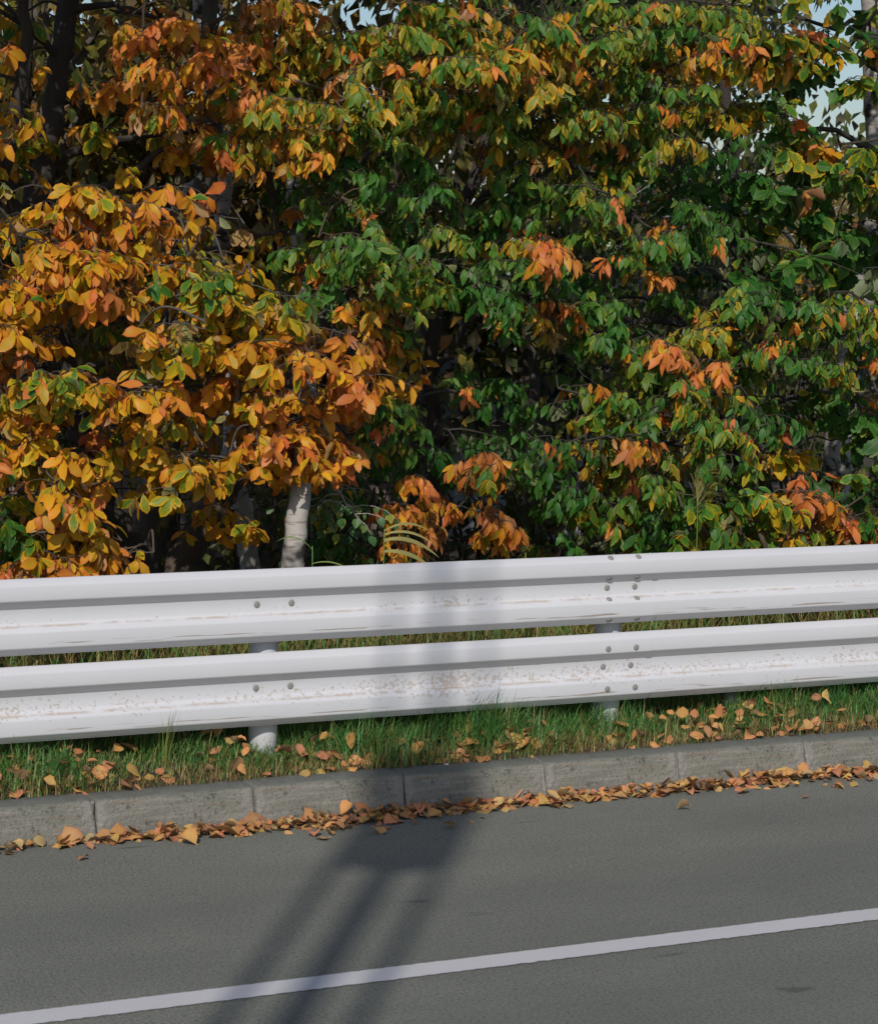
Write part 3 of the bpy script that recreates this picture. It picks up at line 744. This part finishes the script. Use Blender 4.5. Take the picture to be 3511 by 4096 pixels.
# ------------------------------------------------------------------ background: two buildings and a wood beyond
M_tile = simple('wall_tile', (.27,.20,.165), .6, .25, 9)
M_joint = simple('tile_joint', (.12,.10,.09), .9)
M_glass, tg, bgl = newmat('window_glass'); bgl.inputs['Base Color'].default_value = (.03,.035,.04,1); bgl.inputs['Roughness'].default_value = .08
M_stucco = simple('grey_stucco', (.40,.41,.42), .85, .12, 3, .15)
M_metal = simple('roof_metal', (.12,.13,.15), .5, .15, 4)
M_frame = simple('window_frame', (.5,.5,.5), .4, .05)
b1 = empty('tiled_building', (6.5, 8.2, .1)); tag(b1, 'low building clad in brown tiles half hidden behind the left trunks', 'building')
MB().box(2.5, 9.4, 8.24, 14, .0, 3.6).build('wall', M_joint, b1)
MB().box(2.2, 9.7, 7.9, 14.3, 3.6, 3.8).build('roof', M_metal, b1)
tw_, th_ = .30, .10; tm = MB().box(0, tw_-.012, 0, .04, 0, th_-.012); tme = mesh_py('tile', tm.v, tm.f); tme.materials.append(M_tile)
inv = Matrix.Translation(b1.location).inverted(); cnt = 0; rest = MB()
for rz in range(34):
    for cx in range(23):
        x = 2.5+cx*tw_; z = .1+rz*th_; q = project(np.array([x+.15, 8.2, z+.05]))
        if 480 < q[0] < 720 and 880 < q[1] < 1140 and cnt < 300:
            o = bpy.data.objects.new('tile', tme); col.objects.link(o); o.parent = b1; o.matrix_parent_inverse = inv; o.location = (x, 8.2, z); cnt += 1
        else: rest.box(x, x+tw_-.012, 8.2, 8.236, z, z+th_-.012)
o = rest.build('tiling', M_tile, b1); o['kind'] = 'stuff'
BY = 8.6; bx0, bx1, bz = float(D(840, 800, BY)[0]), float(D(1295, 800, BY)[0]), float(D(1100, 600, BY)[2])
b2 = empty('grey_building', (bx0, BY, .1)); tag(b2, 'pale grey rendered building showing in patches behind the central trees', 'building')
MB().box(bx0, bx1, BY, BY+7, 0, bz).build('wall', M_stucco, b2)
MB().box(bx0-.2, bx1+.2, BY-.25, BY+7.2, bz, bz+.16).build('roof', M_metal, b2)
for x in (bx0+.35, bx1-1.15):
    wn = MB().box(x, x+.8, BY-.03, BY, 1.0, 1.9).build('window', M_frame, b2)
    MB().box(x+.05, x+.38, BY-.045, BY-.029, 1.05, 1.85).build('pane', M_glass, wn); MB().box(x+.42, x+.75, BY-.045, BY-.029, 1.05, 1.85).build('pane', M_glass, wn)

def bush(px, Y, h, w_, turn, label, n=700):
    b = D(px, 900, Y); b[2] = float(verge_z(b[0], b[1])); root = empty('understorey_shrub', tuple(b)); tag(root, label, 'shrub', 'shrubs under the trees')
    for k in range(7):
        a = rng.uniform(0, 6.28); e = b+np.array([math.cos(a)*w_*.6, math.sin(a)*w_*.6, h*rng.uniform(.6, 1.)])
        MB().tube(catmull([b, (b+e)/2+rng.normal(0, .08, 3), e], 4), list(np.linspace(.018, .004, 9)), 5).build('stem', M_bark2, root, True)
    ls = Leaves('far'); cl = [(rng.normal(0, w_*.45, 2), h*rng.uniform(.1, 1.)) for _ in range(30)]
    for i in range(n):
        xy, z = cl[rng.integers(30)]; q = b+np.array([xy[0]+rng.normal()*.12, xy[1]+rng.normal()*.12, z+rng.normal()*.1])
        ls.add(q, norm(np.array([rng.normal(), rng.normal(), -.5+rng.normal()*.4])), np.array([rng.normal()*.4, -.3, 1.]), rng.uniform(.07, .12), (float(np.clip(turn+rng.normal()*.12, 0, 1)), rng.random()*.99, rng.random()*.99))
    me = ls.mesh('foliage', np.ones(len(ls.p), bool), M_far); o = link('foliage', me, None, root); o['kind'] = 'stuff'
for a in ((60, 4.8, 1.5, .7, .08, 'dark green shrub low at the far left under the trees'),
          (470, 5.4, 1.1, .7, .3, 'dim olive shrub at the foot of the grey birch'),
          (720, 4.2, 1.0, .6, .12, 'dark shrub to the right of the white birch foot'),
          (960, 4.6, 1.3, .8, .15, 'dark green shrub in deep shade at centre'),
          (1160, 4.4, 1.0, .6, .3, 'dim shrub in front of the grey building'),
          (1420, 5.0, 1.8, .9, .18, 'green shrub filling the shade left of the straight dark trunk'),
          (1600, 5.6, 2.0, .9, .22, 'leafy shrub between the dark trunk and the thick birch', 1100),
          (1640, 7.5, 2.3, 1.1, .3, 'olive shrub deep behind the thick birch', 1100),
          (1780, 5.2, 1.9, .9, .12, 'dark green shrub under the oak at the right edge', 1100)):
    bush(*a)
def far_tree(px, Y, h, w_, turn, label, n=1500, base=None):
    b = D(px, 900, Y); b[2] = .1
    root = empty('far_tree', tuple(b)); tag(root, label, 'tree', 'trees in the wood beyond')
    MB().tube([b+np.array([0,0,-.1]), b+np.array([.1,0,h*.4]), b+np.array([-.05,.1,h*.8])], [.13, .09, .03], 8).build('trunk', M_bark3, root, True)
    for k in range(7):
        a = rng.uniform(0, 6.28); z0 = h*rng.uniform(.25, .7); e = b+np.array([math.cos(a)*w_*.8, math.sin(a)*w_*.8, z0+h*rng.uniform(.1, .28)]); s0 = b+np.array([0, 0, z0])
        MB().tube(catmull([s0, (s0+e)/2+rng.normal(0, .1, 3), e], 3), list(np.linspace(.045, .01, 7)), 5).build('branch', M_bark3, root, True)
    ls = Leaves('far'); cl = [(rng.normal(0, w_*.5, 2), h*rng.uniform(.22, 1.)) for _ in range(max(8, n//45))]
    for i in range(n):
        (xy, z) = cl[rng.integers(len(cl))]
        q = b+np.array([xy[0]+rng.normal()*.25, xy[1]+rng.normal()*.25, z+rng.normal()*.22])
        if q[2] < .3: continue
        ls.add(q, norm(np.array([rng.normal(), rng.normal(), -.6+rng.normal()*.4])), np.array([rng.normal()*.4, -.3, 1.]), rng.uniform(.12, .2), (float(np.clip(turn+rng.normal()*.14, 0, 1)), rng.random()*.99, rng.random()*.99))
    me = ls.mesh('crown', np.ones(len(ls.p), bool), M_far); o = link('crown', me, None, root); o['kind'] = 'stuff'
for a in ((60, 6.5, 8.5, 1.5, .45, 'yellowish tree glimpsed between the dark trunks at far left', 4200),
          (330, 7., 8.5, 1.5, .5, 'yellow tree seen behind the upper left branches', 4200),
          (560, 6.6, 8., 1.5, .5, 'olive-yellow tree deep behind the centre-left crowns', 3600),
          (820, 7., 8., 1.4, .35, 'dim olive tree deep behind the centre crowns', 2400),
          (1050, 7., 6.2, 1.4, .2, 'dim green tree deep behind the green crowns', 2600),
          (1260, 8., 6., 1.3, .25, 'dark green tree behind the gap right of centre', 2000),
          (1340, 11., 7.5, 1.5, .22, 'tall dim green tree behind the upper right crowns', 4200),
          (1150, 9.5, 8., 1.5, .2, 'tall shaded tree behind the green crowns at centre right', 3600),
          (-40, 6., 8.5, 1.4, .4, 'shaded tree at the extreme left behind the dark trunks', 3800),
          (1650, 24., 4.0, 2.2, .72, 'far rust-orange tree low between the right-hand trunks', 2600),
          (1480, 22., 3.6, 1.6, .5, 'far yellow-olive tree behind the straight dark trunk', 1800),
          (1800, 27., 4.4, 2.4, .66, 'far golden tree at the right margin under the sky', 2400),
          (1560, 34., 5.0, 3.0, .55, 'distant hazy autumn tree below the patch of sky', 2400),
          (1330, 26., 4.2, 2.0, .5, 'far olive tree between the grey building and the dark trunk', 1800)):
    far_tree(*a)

# ------------------------------------------------------------------ grass
def blades(name, n, fx, fy, flen, fturn, width=.004, lean=(0, -.25), parent=None):
    x = fx(n); y = fy(n); z = verge_z(x, y)-.005; ln = flen(x, y); tn = fturn(x, y); a = rng.uniform(0, 6.283, n)
    bend = rng.uniform(.4, 2.2, n); h = np.stack([np.cos(a)+lean[0], np.sin(a)+lean[1]], -1); h = h/np.linalg.norm(h, axis=1, keepdims=True)
    K = 4; V = np.zeros((n, K, 2, 3)); P = np.stack([x, y, z], -1); ang = rng.uniform(.0, .5, n); sd = np.stack([-h[:, 1], h[:, 0], np.zeros(n)], -1)
    wd = width*rng.uniform(.6, 1.4, n)
    for k in range(K):
        f = k/(K-1); ww = wd*(1-f)**.7+.0003
        V[:, k, 0] = P-sd*ww[:, None]*.5; V[:, k, 1] = P+sd*ww[:, None]*.5
        th = ang+bend*f; P = P+(ln/(K-1))[:, None]*np.concatenate([h*np.sin(th)[:, None], np.cos(th)[:, None]], 1)
    idx = np.arange(n*K*2).reshape(n, K, 2); Fq = np.stack([idx[:, :-1, 0], idx[:, :-1, 1], idx[:, 1:, 1], idx[:, 1:, 0]], -1).reshape(-1, 4)
    att = np.repeat(np.stack([np.clip(tn, 0, 1), rng.random(n), rng.random(n)], -1), K*2, 0)
    return link(name, mesh_np(name, V.reshape(-1, 3), Fq, True, {'lf': att}), M_grass, parent)
def clump(x, y, s=1.): return .5+.5*np.sin(x*2.3*s+1.3*np.sin(y*4+x*.9))*np.sin(x*5.1*s+2.+y*3.)
def fx(a, b): return lambda n: rng.uniform(a, b, n)
g = blades('verge_grass', 44000, fx(.5, 13), lambda n: .185+.78*rng.beta(1.15, 1.1, n), lambda x, y: (.055+.17*clump(x, y)**1.4)*np.interp(y, [.2, .34, .6], [.5, 1., 1.15])*rng.uniform(.6, 1.5, len(x)),
      lambda x, y: .2+.25*rng.random(len(x))+np.where(rng.random(len(x)) < .30+.30*(y < .30)-.25*clump(x, y), .42, .05), .0055, (.25, -.35))
tag(g, 'short green verge grass under the guardrail', 'grass', kind='stuff')
g = blades('thatch', 8500, fx(.5, 13), lambda n: .18+.35*rng.beta(1., 2., n), lambda x, y: .04+.06*rng.random(len(x)), lambda x, y: .78+.22*rng.random(len(x)), .004)
tag(g, 'dry brown thatch along the top of the kerb', 'grass', kind='stuff')
g = blades('rough_grass', 22000, fx(2.5, 14), lambda n: .85+2.8*rng.beta(.9, 2.2, n), lambda x, y: rng.uniform(.3, .66, len(x)), lambda x, y: np.where(rng.random(len(x)) < .45, .3+.25*rng.random(len(x)), .68+.3*rng.random(len(x))), .008, (0, -.1))
tag(g, 'long straw and green grass behind the guardrail', 'grass', kind='stuff')

# tufts and reeds that stand out
def tuft(name, label, base, n, ln, spread, turn, width=.006, lean=(0., 0.)):
    root = empty(name, base); tag(root, label, 'grass')
    for k in range(n):
        a = rng.uniform(0, 6.28); h = np.array([math.cos(a)*spread+lean[0], math.sin(a)*spread*.6+lean[1], 0]); l_ = ln*rng.uniform(.6, 1.1); P = np.array(base)+np.array([rng.normal()*.012, rng.normal()*.012, 0]); V = []; K = 7
        bend = rng.uniform(.2, .8)
        for q in range(K):
            f = q/(K-1); w2 = width*(1-f)**.7+.0004; V += [P+np.array([-w2/2, 0, 0]), P+np.array([w2/2, w2*.3, 0])]
            P = P+l_/(K-1)*norm(h*(.4+bend*f*1.2)+np.array([0, 0, 1-.35*bend*f]))
        me = mesh_np('blade', np.array(V), np.array([(2*i, 2*i+1, 2*i+3, 2*i+2) for i in range(K-1)]), True, {'lf': np.tile((turn+rng.normal()*.08, .5, rng.random()), (2*K, 1))})
        link('blade', me, M_grass, root)
def gz(px, py, Y): p = D(px, py, Y); p[2] = float(verge_z(p[0], p[1])); return tuple(p)
tuft('grass_tuft', 'tall dry grass tuft standing in front of the lower beam at left', gz(330,1500,.40), 12, .27, .22, .62, .005, (.16, 0))
tuft('grass_tuft', 'bright green grass tuft below the rail at centre', gz(1000,1500,.36), 34, .20, .65, .22, .006)
tuft('grass_tuft', 'green grass tuft leaning over the kerb left of the middle post gap', gz(700,1520,.36), 26, .19, .7, .25, .006)
tuft('grass_tuft', 'green grass tuft at the far right below the lower beam', gz(1690,1440,.42), 34, .19, .6, .22, .006)
tuft('grass_tuft', 'arching green tuft hanging over the kerb at right', gz(1500,1480,.25), 16, .2, .6, .25, .006, (.2, -.3))
tuft('grass_tuft', 'green grass tuft near the left edge of the verge', gz(110,1540,.34), 30, .18, .6, .22, .006)

def reed(base, top, label, blades_, turn, plume=False):
    base = np.array(base); top = np.array(top); root = empty('reed', tuple(base)); tag(root, label, 'reed')
    def stem_mesh(P, r): 
        b = MB().tube(P, r, 6); me = mesh_py('stem', b.v, b.f, True); a = me.attributes.new('lf', 'FLOAT_VECTOR', 'POINT'); a.data.foreach_set('vector', np.tile((turn-.12, .5, .6), (len(me.vertices), 1)).astype(np.float32).ravel()); return me
    link('stem', stem_mesh(catmull([base, (base+top)/2+np.array([.02, 0, 0]), top], 5), [.005-.00025*i for i in range(11)]), M_grass, root)
    for (f, dx, dz, ln, wd) in blades_:
        P = base+(top-base)*f; V = []; K = 10; d0 = norm(np.array([dx, -.15, dz]))
        for q in range(K):
            g_ = q/(K-1); w2 = wd*math.sin(math.pi*min(1, .12+g_*.88))**.8; V += [P+np.array([0, 0, -w2/2]), P+np.array([0, .2*w2, w2/2])]
            P = P+ln/(K-1)*norm(d0+np.array([0, 0, -1.15*g_]))
        me = mesh_np('blade', np.array(V), np.array([(2*i, 2*i+1, 2*i+3, 2*i+2) for i in range(K-1)]), True, {'lf': np.tile((turn+rng.normal()*.03, .5, .7+.3*rng.random()), (2*K, 1))})
        link('blade', me, M_grass, root)
    if plume:
        pl = MB()
        for k in range(46):
            f = k/46; a = rng.uniform(-.5, 1.2); P = top-(top-base)*.10*f; e = P+np.array([math.sin(a)*.16, rng.normal()*.03, .13*math.cos(a)+.02]); m2 = (P+e)/2+np.array([0, 0, .03]); e = e+np.array([.03, 0, -.03])
            pl.tube([P, m2, e], [.0007, .0010, .0004], 3, False)
        me = mesh_py('plume', pl.v, pl.f, True); a = me.attributes.new('lf', 'FLOAT_VECTOR', 'POINT'); a.data.foreach_set('vector', np.tile((.72, .5, .8), (len(me.vertices), 1)).astype(np.float32).ravel()); o = link('plume', me, M_grass, root); o['kind'] = 'stuff'
reed(gz(755,1140,1.0), D(778,1070,1.0), 'dry reed with long bent straw blades rising over the rail at centre', [(.99,.9,.5,.26,.012),(.97,.9,.25,.30,.014),(.94,.9,.15,.33,.022),(.88,.9,.05,.34,.022),(.80,.9,.1,.22,.016),(.93,.9,.35,.22,.010)], .70)
reed(gz(1395,1140,1.2), D(1412,985,1.2), 'feathery seed plume of tall grass above the rail right of the joint', [(.6,.5,.3,.3,.006),(.7,-.4,.5,.25,.006)], .55, True)
reed(gz(620,1140,1.0), D(632,1105,1.0), 'thin arching grass stalk beside the white birch', [(.98,-.7,.7,.25,.006),(.9,.8,.2,.25,.006)], .5)
reed(gz(1060,1140,.9), D(1063,1118,.9), 'short straw stalk poking over the rail at centre right', [(.8,.4,.6,.15,.005)], .68)

# ------------------------------------------------------------------ fallen leaves
def fallen(p, ln, tilt, yawa, turn, label, group, t=None, roll=None):
    t = random.randrange(NT) if t is None else t; a = (float(np.clip(turn, 0, 1)), rng.random()*.99, rng.random()*.99)
    o = bpy.data.objects.new('fallen_leaf', single_mesh('dry', t, a, M_dry)); col.objects.link(o)
    q = Quaternion((0, 0, 1), yawa) @ Quaternion((1, 0, 0), tilt) @ Quaternion((0, 1, 0), roll if roll is not None else random.gauss(0, .35))
    o.rotation_euler = q.to_euler(); o.scale = (ln, ln, ln)
    c = q @ Vector((0, ln*.5, 0)); o.location = Vector(p)-c
    # rest on the ground: lift so that its lowest vertex touches
    V = TPL['dry'][t][0]; zmin = min((q @ Vector(v)).z for v in V[::2])*ln
    o.location.z = p[2]-zmin-.004
    tag(o, label, 'leaf', group); return o
GL = 'fallen leaves drifted along the kerb'
def leaf_words(tn, ln):
    c = ['beige', 'golden tan', 'orange', 'reddish tan', 'dark brown'][min(4, int(tn*5))]
    return ('small ' if ln < .052 else 'large ' if ln > .074 else 'middling ')+c
def stone_words(x):
    k = int(math.floor((x-KX0)/KL))+1; f = (x-KX0)/KL % 1
    n = ['first', 'second', 'third', 'fourth', 'fifth', 'sixth', 'seventh', 'eighth'][min(max(k, 0), 7)]
    return ['left end', 'left half', 'middle', 'right half', 'right end'][int(f*4.999)]+' of the '+n+' kerb stone'
def drift_w(x):   # width of the drift in front of the kerb
    return np.interp(x, [3.3, 3.6, 3.9, 4.4, 4.9, 5.3, 6.2, 7., 8.5, 9.5], [.03, .06, .12, .20, .26, .12, .13, .17, .22, .2])
specials = [((690,1628), .115, 1.25, 'upright orange leaf propped against the kerb left of the pole shadow', .55),
            ((510,1672), .15, .25, 'large brown leaf lying in the drift below the second kerb joint', .95),
            ((765,1687), .085, .1, 'single pale tan leaf on the asphalt inside the pole shadow', .6),
            ((793,1667), .09, .12, 'tan leaf at the shadowed edge of the drift', .6),
            ((910,1675), .075, .1, 'flat beige leaf alone on the asphalt right of the shadow', .1),
            ((680,1685), .06, .1, 'small yellow leaf at the left of the shadow head', .2),
            ((1230,1590), .09, .6, 'orange curled leaf standing at the foot of the kerb below the rail joint', .5),
            ((1500,1607), .09, .35, 'curled orange leaf just off the drift at right', .5),
            ((1383,1640), .08, .05, 'flat brown leaf lying alone on the asphalt at right', .6),
            ((1628,1616), .05, .1, 'tiny brown leaf scrap on the asphalt near the right edge', .6),
            ((1727,1592), .06, .2, 'small bent yellow leaf on the asphalt at the far right', .2),
            ((385,1708), .11, .2, 'golden brown leaf out in front of the drift at left', .4),
            ((66,1702), .065, 1.3, 'round beige leaf standing at the left end of the drift', .1),
            ((130,1700), .12, .5, 'curled pinkish leaf at the left end of the drift', .7),
            ((240,1698), .12, .35, 'broad orange-brown leaf at the left of the drift', .5),
            ((183,1718), .06, .1, 'small brown scrap of leaf below the left kerb joint', .8),
            ((325,1676), .05, .3, 'small round tan leaf in the drift at left', .3)]
for (pp, ln, ti, lb, tn) in specials:
    d = D(*pp, 0.); ray = d-CP; q = CP+ray*((.0-CP[2])/ray[2]); q[1] = min(q[1], -.03)
    fallen((q[0], q[1], .004), ln, ti, rng.uniform(-.6, .6), tn, lb, None)
n_g = 0; extra = Leaves('dry')
for i in range(1250):
    x = rng.uniform(3.2, 9.2); wd = float(drift_w(x)); y = -.015-wd*abs(rng.beta(1.0, 2.2))-(.25*rng.random()**2 if rng.random() < .05 else 0); 
    if rng.random() > np.interp(x, [3.2, 3.7, 4.3, 9.], [.1, .5, 1., 1.]): continue
    z = .004+.03*max(0, 1+y/wd)*rng.random(); tn = float(np.clip(rng.beta(2, 2)+rng.normal()*.1, 0, 1)); ln = rng.uniform(.035, .085)*(1.35 if rng.random() < .12 else 1)
    if n_g < 175 and 3.3 < x < 8.6 and rng.random() < .42:
        fallen((x, y, z), ln, random.gauss(0, .2), rng.uniform(0, 6.28), tn, leaf_words(tn, ln)+' leaf in the gutter drift, '+stone_words(x), GL); n_g += 1
    else:
        a = rng.uniform(0, 6.28); e = rng.normal()*.18; extra.add(np.array([x, y, z*.8+.006]), np.array([math.cos(a), math.sin(a), e]), np.array([rng.normal()*.25, rng.normal()*.25, 1.]), ln, (tn, rng.random()*.99, rng.random()*.99))
for i in range(420):
    x = rng.uniform(9.2, 13.) if rng.random() < .8 else rng.uniform(1., 3.3); a = rng.uniform(0, 6.28)
    extra.add(np.array([x, -.015-.2*rng.beta(1., 2.2), .008+.02*rng.random()]), np.array([math.cos(a), math.sin(a), rng.normal()*.18]), np.array([rng.normal()*.25, rng.normal()*.25, 1.]), rng.uniform(.035, .085), (rng.beta(2, 2), rng.random()*.99, rng.random()*.99))
me = extra.mesh('leaf_litter', np.ones(len(extra.p), bool), M_dry); o = link('leaf_litter', me); tag(o, 'loose dry leaf litter filling the gutter drift', 'leaf litter', kind='stuff')
n_v = 0; extra = Leaves('dry'); GV = 'fallen leaves caught in the verge grass'
for i in range(520):
    x = rng.uniform(3., 9.4); y = .19+.5*rng.beta(.9, 1.9); z = float(verge_z(x, y))+.02+.06*rng.random()*(y > .3); ln = rng.uniform(.055, .10); tn = float(np.clip(.2+rng.beta(2, 2)*.6, 0, 1))
    if clump(x*1.7, y) < rng.random()*.75: continue
    if n_v < 110 and rng.random() < .55:
        fallen((x, y, z), ln, random.gauss(.35, .5), rng.uniform(0, 6.28), tn, leaf_words(tn, ln)+' leaf on the grass '+('near' if y < .33 else 'behind')+' the '+stone_words(x), GV); n_v += 1
    else:
        a = rng.uniform(0, 6.28); extra.add(np.array([x, y, z]), np.array([math.cos(a), math.sin(a), rng.normal()*.4]), np.array([rng.normal()*.4, -.5+rng.normal()*.4, 1.]), ln*.85, (tn, rng.random()*.99, rng.random()*.99))
for i in range(2600):
    x = rng.uniform(2.5, 15); y = 1.+6*rng.random(); a = rng.uniform(0, 6.28); extra.add(np.array([x, y, float(verge_z(x, y))+.02]), np.array([math.cos(a), math.sin(a), rng.normal()*.2]), np.array([rng.normal()*.3, rng.normal()*.3, 1.]), .09, (rng.random(), rng.random()*.99, rng.random()*.99))
me = extra.mesh('verge_litter', np.ones(len(extra.p), bool), M_dry); o = link('verge_litter', me); tag(o, 'dry leaves scattered through the grass and under the trees', 'leaf litter', kind='stuff')

# white stone under the rail, white chip on the kerb
def stone(name, label, p, s, mat):
    V = []; F = []; n = 12; mrows = 7
    for i in range(mrows+1):
        th = math.pi*i/mrows
        for k in range(n):
            a = 2*math.pi*k/n; r = 1+.16*math.sin(3*a+th*2)+.1*math.sin(5*th+a*2); V.append((s[0]*r*math.sin(th)*math.cos(a), s[1]*r*math.sin(th)*math.sin(a), s[2]*r*math.cos(th)))
    for i in range(mrows):
        for k in range(n): F.append((i*n+k, (i+1)*n+k, (i+1)*n+(k+1)%n, i*n+(k+1)%n))
    o = link(name, mesh_py(name, V, F, True), mat); o.location = p; tag(o, label, 'stone')
M_stone = simple('pale_stone', (.55,.54,.52), .8, .15, 25, .3)
p = gz(1480,1405,.62); stone('stone', 'pale stone in the grass under the lower beam right of the joint', (p[0], p[1], p[2]+.05), (.06, .05, .05), M_stone)
p = D(901,1540,.15); stone('stone', 'tiny white chip on the kerb edge inside the pole shadow', (p[0], .14, .186), (.011, .009, .005), M_stone)

# ------------------------------------------------------------------ utility pole on the near pavement, whose shadow crosses the road
M_conc = simple('pole_concrete', (.33,.32,.30), .85, .1, 5, .1)
M_can = simple('transformer_grey', (.36,.37,.38), .5, .06, 4)
dv = np.array([math.sin(SUN_AZ), math.cos(SUN_AZ)]); nv = np.array([math.cos(SUN_AZ), -math.sin(SUN_AZ)])
SP = 13.5
pc = dv*(-SP)+nv*4.37
pole = empty('utility_pole', (pc[0], pc[1], .15)); tag(pole, 'concrete utility pole with transformer standing behind the viewer', 'utility pole')
ZB = (1.95+SP)*math.tan(SUN_EL)
def at(off, z): q = pc+nv*off; return (q[0], q[1], z)
MB().tube([at(0, .1), at(0, ZB*.6), at(0, ZB+1.1)], [.17, .075, .06], 20).build('shaft', M_conc, pole, True)
MB().tube([at(0, ZB+1.1), at(0, ZB+4.2)], [.04, .03], 14).build('mast', M_can, pole, True)
for s_ in (-.235, .228):
    MB().tube([at(s_, ZB-4), at(s_, ZB+.5)], [.037, .037], 12).build('cable_riser', M_can, pole, True)
    MB().tube([at(s_, ZB+.5), at(s_*.8, ZB+3.6)], [.024, .02], 10).build('cable', M_can, pole, True)
    for z in (ZB-3.6, ZB-1.9, ZB+2.2): MB().tube([at(0, z), at(s_*(.88 if z > ZB else 1), z)], [.016, .016], 8).build('standoff', M_can, pole)
tb = MB().tube([at(0, ZB), at(0, ZB+.04), at(0, ZB+.95), at(0, ZB+1.0)], [.23, .28, .28, .22], 24).build('transformer', M_can, pole, True)
for s_ in (-.14, .14): MB().tube([at(s_, ZB+1.0), at(s_, ZB+1.16)], [.035, .025], 10).build('bushing', M_conc, tb)
MB().tube([at(-.9, ZB+3.9), at(.9, ZB+3.9)], [.04, .04], 8).build('crossarm', M_can, pole)
